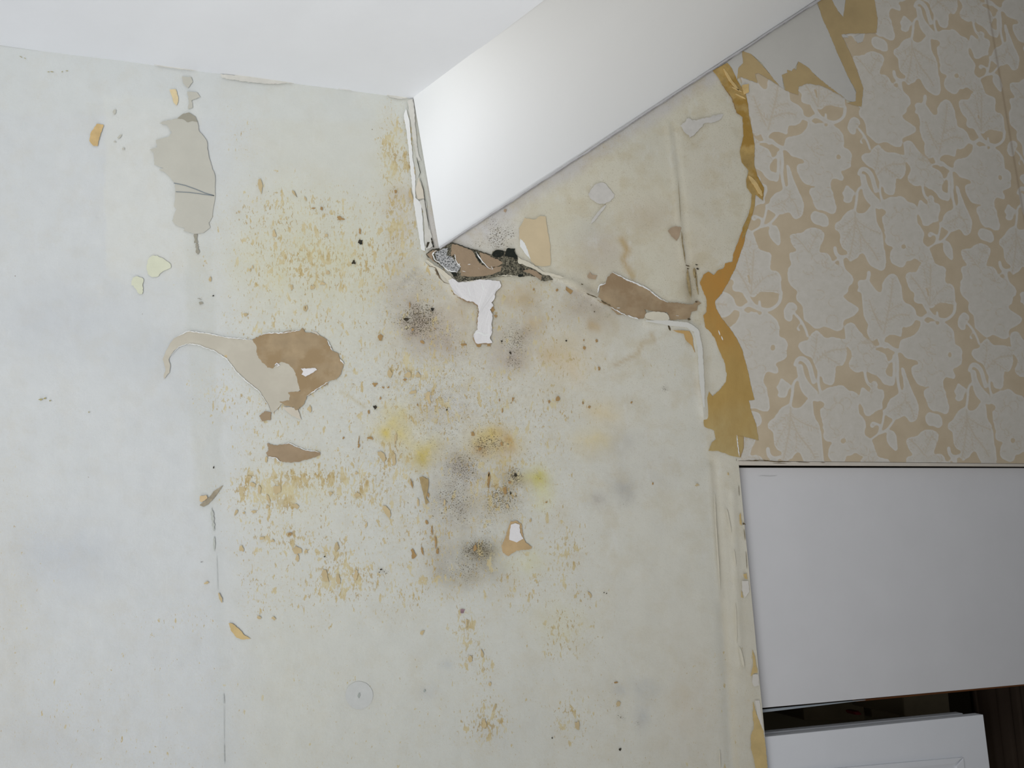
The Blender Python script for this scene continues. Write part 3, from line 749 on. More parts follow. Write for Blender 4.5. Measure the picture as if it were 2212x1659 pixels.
patch('stain', [jag(smooth(zy([(825,260),(880,262),(960,320),(890,350),(870,380),(820,375),(805,325)])), .8), jag(smooth(zy([(735,370),(795,385),(785,420),(790,470),(765,475),(740,430),(720,420)])), .8)], paleyel, .0022, L_, label='pale yellow blotches')
patch('bare_patch', [jag(z1([(770,985),(825,995),(800,1070),(775,1165),(740,1160),(712,1120),(720,1060)]), .7)], mt('ochre_spot', A(204, 176, 126), var=.05, scale=6), .0022, L_, label='small ochre scar')
patch('bare_patch', [jag(z1([(1350,715),(1400,710),(1418,770),(1420,800),(1405,840),(1385,820),(1370,770)]), .7)], mt('peach_spot', A(218, 200, 160), var=.03, scale=6), .0022, L_)
patch('stain', [fleck(247, 242, 8, 15, 20), fleck(258, 295, 5, 14, 45), fleck(266, 321, 6, 6), fleck(248, 306, 8, 5)], greyp, .0022, L_)
patch('stain', [fleck(104, 155, 8, 2.5), fleck(112, 155, 7, 2.5), fleck(134, 155, 5, 2.5, -20), fleck(144, 153, 8, 2.5), fleck(44, 122, 8, 2, 35), fleck(54, 126, 5, 2, 35),
                fleck(88, 863, 14, 4, -15), fleck(97, 861, 5, 5), fleck(108, 866, 5, 4), fleck(192, 890, 3, 3)], mt('olive_speck', A(168, 160, 118), var=.05, scale=5), .0022, L_)
# filler along the ceiling joint
patch('filler_strip', [ribbon([(333, 140), (380, 146), (430, 152)], 4.5), jag([(476,160),(500,162),(560,166),(600,172),(640,170),(642,178),(600,182),(540,178),(500,172),(480,168)], 1), ribbon([(660,176),(760,196)], 3, True, .6), jag([(625,166),(665,164),(684,170),(660,176),(630,174)], 1),
      jag([(830,200),(860,200),(880,212),(862,214),(842,210)], 1)], filler, .0030, L_, label='ragged filler along the ceiling joint')
# corner filler beside the soffit
patch('filler_strip', [jag(z6([(500,600),(530,590),(540,650),(545,760),(560,900),(578,960),(560,960),(545,900),(530,830),(520,740),(505,660)]), .8, 4),
                       jag(z6([(592,1190),(610,1200),(618,1300),(640,1400),(655,1470),(610,1490),(600,1440),(600,1340),(592,1260),(570,1200)]), .8, 4)], filler, .0040, L_, label='cream filler down the inner corner')
patch('filler_strip', [jag(z6([(490,650),(510,720),(530,950),(545,1060),(545,1180),(580,1210),(590,1330),(595,1420),(605,1500),(580,1490),(565,1400),(550,1300),(538,1230),(525,1100),(510,950),(495,800),(475,690)]), .7, 4)], chalk, .0030, L_)
patch('bare_patch', [jag(z6([(565,1060),(590,1130),(602,1185),(560,1190),(545,1130)]), .5)], mt('beige_scar', A(212, 204, 188), var=.02, scale=3), .0050, L_)
patch('crack', [ribbon(z6([(553,940),(575,1030),(565,1060)]), 1.5), ribbon(z6([(575,1060),(592,1120),(605,1220),(622,1330),(628,1370)]), 1.3), ribbon(z6([(612,1480),(622,1450),(630,1447)]), 4.5), ribbon(z6([(640,1420),(655,1480)]), 3, True, 1.0)], dark, .0056, L_)
# swan-shaped tear
swan = z3([(95,430),(125,350),(165,280),(210,225),(280,190),(350,160),(400,160),(500,180),(610,200),(730,225),(880,240),(960,245),(1010,260),(1030,330),(1040,400),(1100,450),(1180,500),(1240,440),(1330,480),(1400,560),(1430,640),(1450,720),(1340,780),(1330,830),(1240,870),(1170,950),(1140,940),(1120,880),(1060,810),(1030,740),(960,700),(900,640),(880,600),(800,540),(770,490),(720,430),(680,390),(600,355),(530,325),(430,290),(330,285),(250,310),(200,350),(170,400),(155,435),(170,500),(160,560),(110,620),(105,590),(125,530),(110,470)])
patch('torn_patch', jag(swan, .8, 4), beigep, .0022, L_, label='long beige tear curving like a swan neck')
patch('bare_patch', jag(z3([(965,240),(1040,200),(1120,180),(1250,180),(1300,155),(1420,155),(1445,125),(1470,165),(1560,180),(1640,210),(1690,250),(1700,290),(1735,320),(1740,350),(1800,380),(1815,430),(1850,480),(1830,530),(1820,580),(1780,620),(1710,640),(1690,680),(1620,700),(1560,750),(1490,790),(1470,860),(1440,890),(1385,925),(1370,895),(1280,880),(1225,840),(1320,830),(1330,790),(1310,750),(1430,740),(1400,640),(1370,540),(1320,480),(1250,455),(1200,475),(1160,520),(1110,510),(1050,450),(1010,390),(1000,300)]), 1.2, 3), brown_d, .0027, L_, label='brown bare plaster exposed at the head of the tear')
patch('paper_flap', [jag(z3([(1435,520),(1500,520),(1570,515),(1590,535),(1540,565),(1480,600),(1440,580),(1455,550)]), .7, 3), ribbon(z3([(1180,490),(1200,470),(1225,490),(1200,500)]), 2.5)], white, .0034, L_, thick=.0008)
patch('bare_patch', [jag(z3([(1030,980),(1080,935),(1145,940),(1140,1020),(1060,1030)]), 1, 3), jag(z3([(1110,1240),(1140,1255),(1200,1265),(1260,1255),(1315,1245),(1380,1280),(1470,1310),(1540,1325),(1620,1330),(1620,1360),(1560,1380),(1460,1410),(1400,1425),(1320,1430),(1230,1420),(1200,1390),(1120,1375),(1095,1335),(1120,1310),(1110,1270)]), 1.1, 3)], brown, .0024, L_, label='narrow brown scar below the swan-shaped tear')
patch('torn_patch', [jag(z3([(1260,890),(1400,900),(1440,1020),(1340,970),(1290,930)]), .8), jag(z3([(1540,160),(1590,170),(1640,220),(1600,200)]), .6)], mt('beige_light', A(204, 196, 180), var=.02), .0024, L_)
rim = lambda pts, w_=1.5: ribbon(jag(pts, .8, 3, False), w_, True, 1.1, 2.5)
patch('torn_edge', [rim(z3([(210,225),(280,190),(350,158),(500,178),(730,222),(960,243)])), rim(z3([(170,400),(250,310),(330,283),(430,288),(600,353),(720,430),(800,540),(900,640),(1030,740),(1120,880),(1140,940)]), 1.3), rim(z3([(1490,790),(1620,700),(1710,640)]), 1.4), rim(z3([(1040,198),(1120,178),(1250,178),(1420,152)])),
      rim(z3([(1260,1255),(1315,1243),(1470,1308),(1620,1328)]), 1.2), rim(z3([(1120,1375),(1200,1390),(1230,1420)])), rim(z3([(1690,250),(1740,350)]), 1.4), rim(z3([(1815,430),(1850,480)]), 2)], chalk, .0036, L_, thick=.0006)
# slit beside the chase
patch('crack', jag(zs([(205,122),(170,175),(125,225),(100,238),(78,230),(130,185),(160,150)]), .8, 3), mt('slit_plaster', A(160, 150, 130), var=.1, scale=6), .0024, L_)  # torn slit in a grey-brown plaster tone
patch('paper_flap', jag(zs([(80,180),(115,175),(122,190),(90,215),(78,205)]), .5), mt('peel_ochre', A(208, 184, 146), var=.04), .003, L_, thick=.001)
patch('crack', [ribbon(zs([(143,245),(148,290),(156,370)]), 5, True, .9), ribbon(zs([(157,400),(158,480)]), 3.5, True, 1)], mt('seam_grey', A(184, 187, 180), var=.03), .0024, L_)
patch('crack', [ribbon(zs([(170,490),(176,700)]), .8), ribbon(zs([(208,1255),(210,1310)]), 1.8, True, .8), ribbon(zs([(210,1310),(211,1520)]), .7), ribbon(zs([(211,1520),(213,1640)]), 1.5, True, .8)], mt('hairline_grey', A(186, 190, 188), var=.03), .0024, L_)
# individual scars ------------------------------------------------
TAN = [(562,402,14,32,-8),(635,417,8,22,-35),(659,429,5,16,-25),(894,368,6,50,-4),(888,424,9,38,-12),(841,805,16,26,0),(881,811,18,18,20),(903,810,12,14,0),(893,847,20,9,-10),(925,855,13,36,-8),(669,883,13,16,0),
  (823,984,15,32,-35),(852,994,9,36,-8),(854,948,6,32,4),(835,1104,14,32,-22),(575,992,10,20,0),(560,1060,12,24,0),(599,1057,20,26,-20),(546,1047,12,16,0),(539,1030,16,8,0),(580,1078,10,22,-15),(638,1093,16,14,30),(578,1095,8,8,0),(548,1105,18,9,0),(510,1107,7,18,20),
  (715,1066,12,12,0),(772,1069,14,13,0),(703,1247,20,32,-10),(730,1252,13,26,0),(768,1245,10,28,8),(623,1155,16,9,0),(640,1187,26,20,20),(642,1206,9,26,0),(726,1184,11,32,8),(522,1185,13,16,0),(566,1162,12,10,0),(589,1168,9,9,0),(791,1135,6,14,20),(661,1191,10,11,0),
  (1016,1424,17,16,10),(1041,1411,8,26,-8),(1008,1345,6,30,0),(1058,1477,9,17,15),(1247,1567,13,22,0),(913,1366,10,16,30),(1274,1285,7,18,-30),(475,1289,7,26,-18),(447,1259,14,8,0),(560,1334,10,8,0),(592,1336,12,10,0),(1102,1184,8,8,0),(1145,1125,7,12,0),
  (454,603,7,14,-8),(1506,1048,11,7,0),(1045,1565,13,26,20),(1335,1521,14,14,0),(488,770,8,8,0),(1068,1530,6,22,30),(1263,578,1,1,0),(610,640,1,1,0),(661,666,9,14,0),(530,680,12,10,0),(540,583,7,9,0),(527,590,1,1,0),
  (704,508,10,10,0),(592,505,9,24,-5),(545,577,6,9,0),(696,612,14,8,0),(708,588,13,10,0),(674,621,18,12,0),(630,622,7,16,0),(658,667,10,12,0),(527,1108,8,6,0),(770,1022,9,6,0),(903,1085,6,24,-8),(960,1085,5,14,0),(1113,1067,5,12,0),(1096,1093,8,16,0)]
BR = [(734,471,28,10,24),(695,450,10,10,30),(677,450,9,5,0),(777,500,7,22,-8),(855,414,8,9,0),(823,729,14,14,0),(885,659,5,12,0),(891,712,7,12,0),(912,739,12,8,15),(874,820,11,7,0),(809,830,15,10,20),(828,837,8,7,30),(838,837,7,6,0),(822,860,6,7,0),(797,890,7,10,-20),
  (775,962,7,12,0),(775,950,3,20,5),(742,946,5,9,0),(801,947,16,7,15),(893,1196,13,24,0),(912,1191,7,30,-14),(933,1146,6,20,-5),(922,1128,7,10,-20),(941,1170,6,30,-4),(945,1190,6,16,0),(625,1154,11,8,0),(1021,937,13,13,30),(1084,959,7,12,0),(1038,969,12,9,0),
  (1055,1038,8,44,4),(1101,1042,6,8,0),(1091,1058,10,22,-10),(1026,1181,9,20,15),(889,1045,5,26,-10),(1330,1474,10,6,0),(1261,735,4,6,0),(1273,880,7,9,0),(1289,737,7,9,0),(1263,751,8,9,0),(1295,796,8,10,0),(1166,1034,3,3,0),(1180,1085,5,4,0),(1056,1025,6,14,0),(1205,862,9,12,10),
  (1186,867,6,9,0),(1259,870,5,9,0),(1085,716,1,1,0),(770,500,1,1,0),(1410,1044,4,9,0),(1364,870,6,7,0),(925,1070,5,12,0),(902,875,4,6,0),(763,830,3,3,0),(1108,862,4,14,0),(1085,888,4,14,0),(1079,865,4,10,0),(940,710,4,5,0)]
DK = [(779,522,12,15,0),(764,567,11,12,0),(810,880,12,12,0),(877,690,16,12,0),(935,668,9,9,0),(1114,1027,7,10,-20),(965,885,6,6,0),(1193,1594,4,4,0),(1305,1280,3,3,0),(1310,1282,4,3,0),(1340,1619,7,7,0),(701,1202,5,5,0),(823,1230,7,4,-30),(819,1236,3,5,0),(580,413,2,2,0),(1084,737,6,6,0),
  (461,1010,4,7,0),(461,639,4,5,20),(1223,736,4,6,-30),(1102,762,5,9,-30),(1505,572,9,4,20),(1507,580,6,5,0),(1606,1132,5,4,0),(1103,1066,4,9,0),(1036,1140,1,1,0),(436,1214,6,2,0),(1513,103,1,1,0)]
patch('tan_scars', [fleck(*f) for f in TAN if f[2] > 1], tan, .0023, L_, label='scattered tan scrapes')
patch('brown_scars', [fleck(*f) for f in BR if f[2] > 1], tan_d, .0025, L_, label='scattered brown chips')
patch('mould_spots', [fleck(*f) for f in DK if f[2] > 1], dark, .0027, L_, label='small black mould spots')
patch('brown_scars', [jag(Z(440,900,4.148,[(1930,545),(1960,535),(2000,560),(2010,540),(2015,600),(2005,680),(1995,730),(2020,770),(1990,790),(1975,720),(1955,640),(1940,580)]), .6)], mt('olive_scar', A(168, 148, 108), var=.06, scale=6), .0026, L_)
patch('bare_patch', jag(zs([(235,870),(260,875),(300,910),(320,935),(357,957),(310,960),(280,950),(250,915)]), .6), mt('leaf_ochre', A(204, 180, 130), var=.04, scale=3), .0024, L_, label='ochre leaf-shaped scar low on the wall')
patch('bare_patch', jag(zm([(560,205),(600,80),(640,75),(672,95),(680,160),(700,215),(740,240),(735,255),(640,265),(590,300),(555,280),(545,230)]), 1), mt('tan_halo', A(190, 164, 124), var=.05, scale=3), .0024, L_)
patch('paper_flap', jag(zm([(603,100),(630,90),(658,98),(662,150),(682,190),(640,213),(592,195),(598,130)]), .6), white, .0034, L_, thick=.0008)
patch('stain', [fleck(998, 1319, 11, 12)], mt('purple_mark', A(150, 124, 130), var=.15, scale=10), .0024, L_)
ring = [(776 + 30 * math.cos(t * .26), 1502 + 30 * math.sin(t * .26)) for t in range(24)]
patch('stain', jag(ring, 1.0, 4), mt('ring_grey', A(199, 201, 198), var=.015, scale=6), .0004, L_, label='faint round grey ring low on the wall')
patch('stain', [fleck(776, 1502, 7, 12), fleck(917, 1492, 5, 8)], mt('ring_core', A(166, 172, 166), var=.04, scale=6), .0020, L_)
# white torn lining paper under the cavity
tornpaper = zc([(560,740),(600,720),(670,760),(750,755),(880,730),(950,735),(1085,745),(1100,800),(1060,840),(1040,870),(1030,930),(1000,965),(1020,1000),(985,1040),(1015,1090),(1000,1180),(1005,1280),(985,1330),(1010,1380),(920,1380),(850,1385),(825,1340),(820,1290),(860,1240),(860,1130),(875,1060),(865,1000),(820,960),(740,945),(680,910),(620,870),(600,830)])
patch('bare_patch', jag([(x - 1.6, y + 1.8) for x, y in tornpaper], 1.6, 3), brown, .0030, L_)
patch('bare_patch', [fleck(1033, 746, 14, 8), fleck(1056, 745, 12, 9), fleck(1002, 744, 14, 6), fleck(1064, 668, 10, 12), fleck(1071, 683, 8, 9)], tan_d, .0028, L_)
patch('paper_flap', jag(tornpaper, 1.0, 3), white, .0040, L_, thick=.0008, wav=.0015, label='torn white lining paper hanging below the hole')
patch('paper_flap', [ribbon(jag(zc([(820,1290),(870,1270),(940,1300),(1000,1290)]), .5, 4, False), 4, True), ribbon(zc([(900,760),(930,860),(900,930)]), 2.5), ribbon(zc([(760,800),(790,900)]), 2)], chalk, .0062, L_)
patch('filler_strip', [jag(zc([(325,535),(345,530),(430,590),(520,640),(600,710),(650,745),(670,770),(640,800),(600,820),(570,790),(530,720),(480,670),(430,610),(380,590)]), 1, 4)], cream, .0036, L_)
patch('crack', [ribbon(jag(zc([(325,545),(370,595),(430,610),(450,660),(480,720),(520,760),(570,775)]), .8, 4, False), 1.8, True, 1.2), ribbon(jag(zc([(430,620),(470,720)]), .8, 3, False), 3.2, True, 1.4, 2)], mt('crack_brown', A(126, 112, 92), var=.1, scale=8), .0045, L_)
# the cavity: flat layers on the wall, its hollow only painted in dark mouldy colours
def cavity_material():
    m, nt, b = nt_new('mouldy_rubble'); v = uvmap(nt)
    c = mixc(nt, mrange(nt, noise(nt, v, 9, 6, .7), .38, .62), A(66, 64, 54), A(146, 140, 120))
    c = mixc(nt, mrange(nt, noise(nt, v, 30, 5, .7), .5, .58, 0, .9, True), c, A(30, 33, 30))
    c = mixc(nt, mrange(nt, noise(nt, v, 24, 4, .6), .60, .66, 0, .8), c, A(196, 186, 160))
    nt.links.new(c, b.inputs['Base Color']); bump(nt, b, noise(nt, v, 14, 6, .7), .8, .004); return m
def speck_material(name, base, sp, sc=26, a=.5, bb=.58):
    m, nt, b = nt_new(name); v = uvmap(nt)
    c = mixc(nt, mrange(nt, noise(nt, v, 5, 4, .6), .35, .65), base, tuple(x * .9 for x in base[:3]) + (1,))
    c = mixc(nt, mrange(nt, noise(nt, v, sc, 5, .7), a, bb, 0, .9, True), c, sp)
    nt.links.new(c, b.inputs['Base Color']); bump(nt, b, noise(nt, v, 14, 6, .7), .5, .002); return m
M_cav = cavity_material(); M_plate = speck_material('cavity_brown', A(160, 140, 116), A(190, 178, 152), 22, .68, .74)
M_chalk = speck_material('mouldy_chalk', A(188, 188, 188), A(44, 50, 48), 30, .49, .56); M_black = speck_material('black_cavity', A(34, 38, 33), A(150, 140, 110), 34, .62, .68)
cav = zc([(330,470),(390,420),(450,410),(520,375),(600,350),(660,370),(740,400),(800,420),(860,430),(930,455),(1005,480),(1015,440),(1060,425),(1110,430),(1160,440),(1170,410),(1240,412),(1245,450),(1270,500),(1275,560),(1330,580),(1420,610),(1480,640),(1520,680),(1600,690),(1635,735),(1510,745),(1470,700),(1380,690),(1300,705),(1180,690),(1060,700),(980,715),(900,730),(840,745),(750,750),(670,750),(610,700),(590,660),(520,620),(450,570),(400,530),(345,495)])
patch('rubble_hole', jag(cav, 1.0, 3), M_cav, .0042, R_, label='black mouldy hole where the plaster has fallen away')
patch('rubble_hole', [jag(zc([(430,450),(520,410),(560,405),(545,480),(600,500),(640,560),(690,600),(650,660),(600,650),(500,600),(440,520)]), 1.2, 3)], M_chalk, .0048, R_)
patch('brick_face', [jag(zc([(600,365),(660,375),(750,410),(800,430),(850,510),(880,560),(960,610),(1050,600),(1110,590),(1100,640),(1000,680),(900,695),(760,700),(690,690),(685,600),(640,560),(625,470),(590,500),(590,420)]), 1, 3),
   jag(zc([(880,450),(940,465),(1010,500),(1060,520),(1120,560),(1080,590),(1000,610),(940,590),(890,520)]), 1, 3), jag(zc([(1320,640),(1400,620),(1470,650),(1520,690),(1510,740),(1460,700),(1400,670)]), 1, 3), jag(zc([(340,470),(400,430),(450,430),(400,470),(400,520),(440,560),(400,540)]), .6, 3)], M_plate, .0054, R_, label='brown plates of base plaster in the hole')
patch('rubble_hole', [jag(smooth(zc([(1008,465),(1040,432),(1080,425),(1135,435),(1125,480),(1080,505),(1020,495)])), .6), jag(zc([(1165,408),(1245,412),(1240,450),(1268,490),(1262,520),(1200,500),(1140,490),(1150,440)]), 1.2, 3), jag(zc([(1270,680),(1330,670),(1325,700),(1280,700)]), .8, 3), jag(zc([(590,655),(640,660),(650,690),(620,700)]), .8, 3), jag(zc([(860,480),(890,520),(885,555),(845,500)]), .8, 3)], M_black, .0060, R_)
patch('paper_flap', [ribbon(jag(zc([(625,470),(640,540),(690,600)]), 1, 3, False), 2, True, 1), ribbon(jag(zc([(845,440),(870,490),(900,530),(960,600),(1010,625)]), 1, 4, False), 1.8, True, 1.2), ribbon(zc([(680,560),(670,590)]), 1.6), ribbon(zc([(760,575),(790,572)]), 1.6), ribbon(jag(zc([(440,430),(400,470),(420,520),(480,570)]), 1, 4, False), 2.4, True, 1.2),
       ribbon(zc([(700,640),(740,650)]), 1.2), ribbon(zc([(1000,590),(1020,630)]), 1.2), ribbon(zc([(870,610),(875,625)]), 1.2), ribbon(jag(zc([(500,580),(560,640),(640,650)]), 1, 3, False), 2.2, True, 1.2)], chalk, .0068, R_)
patch('filler_strip', [jag(zc([(1275,500),(1330,530),(1400,560),(1470,600),(1540,650),(1640,670),(1730,700),(1760,715),(1700,715),(1600,690),(1520,670),(1440,620),(1340,580),(1275,560)]), 1, 4), rim(zc([(1060,695),(1180,685),(1300,700)]), 1.5), rim(zc([(700,750),(840,742),(980,712)]), 1.3)], cream, .0056, R_, label='pale rim of broken plaster beside the hole')
patch('crack', [ribbon(jag(zc([(600,350),(660,370),(740,400),(800,420),(860,430),(930,455),(1005,478)]), .7, 3, False), 1.6, True, 1)], dark, .0064, R_)
# patches above the crack
patch('bare_patch', jag(zT([(345,915),(400,925),(440,930),(480,900),(535,905),(545,980),(560,1080),(575,1160),(580,1300),(575,1340),(500,1350),(440,1340),(400,1300),(375,1220),(345,1150),(300,1110),(295,1010),(325,960)]), .8, 4), mt('peach_plaster', A(205, 188, 156), var=.02, scale=2), .0022, R_, label='peach-coloured bare patch above the hole')
patch('paper_flap', jag(zT([(305,1100),(345,1140),(375,1210),(397,1285),(345,1230),(305,1170)]), .6), chalk, .0028, R_)
patch('bare_patch', [jag(zT([(1628,1032),(1665,1000),(1705,990),(1750,1000),(1730,1080),(1705,1122),(1660,1080)]), .5), jag(zT([(905,1440),(930,1400),(950,1425),(998,1430),(980,1468),(915,1455)]), .5), jag(zT([(155,855),(165,835),(185,840),(175,868)]), .4)], mt('brown_chip', A(172, 152, 128), var=.05, scale=4), .0022, R_)
patch('bare_patch', [jag(zT([(715,1530),(780,1570),(755,1600),(712,1560)]), .5), fleck(1203, 626, 8, 10), fleck(1153, 625, 6, 6)], tan_d, .0022, L_)
patch('filler_patch', [jag(smooth(zT([(945,650),(1000,600),(1070,600),(1110,660),(1165,720),(1080,790),(1000,790),(905,720)])), 1, 4), ribbon(zT([(1075,800),(1020,860),(940,965)]), 6), jag(z7([(190,530),(240,485),(290,500),(350,480),(460,455),(420,500),(330,520),(300,560),(250,600),(230,580)]), 2, 4)], mt('pale_filler', A(203, 200, 194), var=.03, scale=5), .0018, R_)
patch('crack', [ribbon(z7([(200,1160),(205,1230),(215,1290),(222,1350)]), 2, True, .8), ribbon(z7([(180,860),(195,1100)]), .8)], mt('crack_brown2', A(146, 130, 96), var=.1, scale=8), .0035, R_)
patch('stain', [ribbon(z7([(235,1390),(240,1460),(255,1550)]), 6, True, .5), ribbon(z7([(275,1380),(280,1440)]), 6, True, .5), ribbon(z7([(285,1400),(290,1480),(300,1540)]), 3, True, .5)], mt('drip_brown', A(164, 146, 108), var=.15, scale=8), .0022, R_)
# brown strip along the crack
strip_ = zb([(680,490),(720,510),(850,580),(980,630),(1100,690),(1190,750),(1240,800),(1340,850),(1440,850),(1580,870),(1640,870),(1690,825),(1745,855),(1700,880),(1690,940),(1620,960),(1600,1040),(1500,1050),(1370,1060),(1350,990),(1330,965),(1200,960),(1060,930),(1080,970),(1050,1040),(990,1045),(860,1000),(730,990),(670,930),(660,900),(540,850),(500,820),(525,730),(530,650),(600,620),(620,550)])
patch('bare_patch', jag(strip_, .9, 3), mt('strip_brown', A(164, 144, 116), var=.06, scale=2.5, col2=A(150, 128, 100), sc2=1.6), .0024, R_, label='long brown strip of bare plaster along the crack')
patch('torn_edge', [rim(zb([(500,730),(520,650),(600,618)]), 2), rim(zb([(680,488),(720,508),(850,578),(980,628),(1100,688),(1240,798),(1340,845)]), 2.2), rim(zb([(860,1003),(990,1050)]), 2), rim(zb([(660,905),(850,1010)]), 1.5), ribbon(zb([(730,915),(770,915)]), 1.6), ribbon(zb([(1440,1005),(1470,1010)]), 2)], chalk, .0034, R_, thick=.0006)
patch('mould_spots', [ribbon(jag(zb([(370,738),(430,765),(500,790)]), .5, 3, False), 2, True, 1), ribbon(jag(zb([(540,820),(660,890)]), 1, 3, False), 2.2, True, 1.3), ribbon(zb([(1345,1115),(1372,1185)]), 3.6), fleck(1489, 690, 8, 6), fleck(1504, 652, 7, 5), fleck(1257, 614, 5, 4), fleck(1284, 573 + 100, 4, 3), fleck(1345, 678, 6, 3, 30), fleck(1486, 574, 10, 3, 20), fleck(1486, 580, 6, 3)], mt('mould_dark_brown', A(96, 84, 62), var=.15, scale=10), .0038, R_)
patch('filler_patch', jag(smooth(zb([(1060,1000),(1100,960),(1280,960),(1340,990),(1362,1060),(1280,1080),(1150,1060),(1080,1040)])), .8), cream, .0030, L_, thick=.0012)
patch('glue_stain', jag(zb([(1400,1180),(1500,1180),(1600,1190),(1640,1270),(1650,1370),(1668,1450),(1630,1370),(1590,1330),(1550,1290),(1530,1220),(1470,1210)]), .6), mt('glue_hook', A(192, 158, 104), var=.04, scale=2), .0030, L_, label='ochre hook-shaped mark below the crack')
patch('filler_strip', [ribbon([(1395, 693), (1440, 697), (1485, 702), (1504, 714), (1512, 750), (1516, 820), (1521, 880)], 11, True, .25)], mt('smooth_filler', A(214, 213, 206), var=.01, scale=3), .0052, L_, label='smooth pale filler bead turning down the corner')
# the band of old paste where the wallpaper has been ripped away
band = z2([(581,-10),(575,60),(545,150),(520,220),(480,300),(440,370),(400,415),(405,460),(440,520),(490,580),(530,640),(560,700),(575,760),(595,830),(610,900),(635,1005),(600,1010),(615,1070),(645,1150),(660,1248),(570,1225),(570,1290),(550,1350),(520,1345),(470,1330),(420,1310),(360,1310),(380,1260),(405,1240),(395,1190),(335,1165),(330,1080),(320,1000),(355,990),(365,955),(385,985),(420,955),(465,900),(470,860),(460,790),(430,720),(400,640),(370,600),(340,570),(330,500),(350,480),(350,410),(325,350),(310,305),(330,260),(360,240),(390,260),(420,230),(450,220),(460,190),(505,180),(510,130),(540,60),(560,0)])
def band_material():
    m, nt, b = nt_new('old_paste_band'); v = uvmap(nt)
    sep = N(nt, 'ShaderNodeSeparateXYZ'); nt.links.new(v, sep.inputs[0])
    nn = noise(nt, v, 1.6, 4, .6)
    yy = math_(nt, 'ADD', sep.outputs[1], mrange(nt, nn, 0, 1, -.7, .7))
    c = mixc(nt, mrange(nt, yy, 6.4, 8.0), A(186, 138, 70), A(184, 154, 94))
    c = mixc(nt, mrange(nt, yy, 8.6, 9.6), c, A(186, 166, 118))
    n2 = noise(nt, uvmap(nt, 1, .5), 3.5, 5, .65)
    c = mixc(nt, mrange(nt, n2, .35, .68, 0, .5), c, A(166, 136, 80))
    nt.links.new(c, b.inputs['Base Color']); b.inputs['Roughness'].default_value = .55
    bump(nt, b, n2, .3, .002); return m
M_band = band_material()
patch('glue_stain', jag(band, .8, 4), M_band, .0012, R_, label='ochre band of dried paste where wallpaper was ripped off')
patch('paper_flap', [ribbon(jag(z2([(530,1215),(535,1270),(545,1345)]), .5, 3, False), 2, True, .8), ribbon(z2([(420,590),(430,620)]), 2), ribbon(z2([(437,625),(447,650)]), 2.2)], chalk, .0020, R_)
patch('torn_edge', [ribbon(z2([(532,1220),(570,1225),(570,1290),(552,1350),(545,1290)]), 1.0)], tan_d, .0018, R_)
ub = z7([(385,200),(470,155),(500,190),(530,260),(580,340),(595,400),(600,470),(620,560),(635,650),(632,760),(650,830),(690,900),(685,975),(640,940),(635,1010),(605,1110),(575,1190),(560,1215),(565,1140),(600,1060),(615,1000),(620,940),(590,900),(585,860),(600,800),(560,750),(548,680),(570,590),(565,480),(530,450),(500,360),(440,280),(410,230)])
patch('glue_stain', jag(ub, .6, 4), mt('paste_upper', A(182, 154, 98), var=.09, scale=3, col2=A(166, 132, 66), sc2=2.2, bmp=.5), .0014, R_, thick=.0008, label='curled ochre strip of torn paper under the soffit')
patch('paper_flap', [ribbon(z7([(450,190),(490,260),(540,320)]), 5), ribbon(z7([(500,300),(560,330)]), 3), ribbon(z7([(520,340),(580,370)]), 3), ribbon(z7([(600,830),(640,880),(680,950)]), 8), jag(z7([(560,290),(600,280),(600,330),(570,345)]), .6)], mt('paste_lit', A(212, 184, 128), var=.05, scale=4), .0034, R_, thick=.001)  # lit folds of the strip, painted as lighter paste strokes
patch('torn_edge', [rim(z7([(440,282),(500,362),(530,452),(568,480)]), 1.5)], mt('edge_brown', A(150, 120, 76), var=.05), .0026, R_)
patch('glue_stain', [jag(z5([(648,280),(700,300),(760,360),(810,420),(855,475),(800,440),(740,405),(720,410),(735,460),(640,425),(620,440),(630,375),(655,350)]), .6, 4),
      jag(z5([(870,415),(900,405),(900,385),(925,395),(935,380),(950,390),(960,340),(1010,370),(1060,420),(1120,470),(1220,545),(1150,505),(1080,472),(1010,462),(962,482),(960,527),(890,502)]), .9, 3),
      jag(z5([(1060,-20),(1135,-20),(1180,60),(1210,95),(1225,-20),(1380,-20),(1400,100),(1395,182),(1320,185),(1250,185),(1200,192),(1260,320),(1290,400),(1322,490),(1310,592),(1230,572),(1280,560),(1280,500),(1240,430),(1180,300),(1130,180),(1090,90)]), .6, 4)], ochre_top, .0016, R_, label='dull ochre paste marks near the top of the wallpaper')
patch('bare_wall', [jag(z5([(655,285),(1055,-8),(1100,110),(1140,200),(1190,320),(1240,430),(1285,520),(1280,572),(1220,550),(1150,500),(1080,440),(1010,370),(960,340),(935,390),(870,415),(880,495),(840,460),(760,350),(700,300)]), .5, 5),
      jag(z5([(555,350),(650,283),(655,350),(630,375),(620,445),(600,400)]), .5, 4), jag(z5([(1135,-10),(1225,-10),(1210,95),(1180,60)]), .5), jag(z5([(1190,185),(1220,190),(1240,210),(1200,205)]), .5), jag(z5([(1270,205),(1320,180),(1320,230),(1290,240)]), .5)], barew, .0011, R_, label='bare pale wall left where the top of the paper came off')
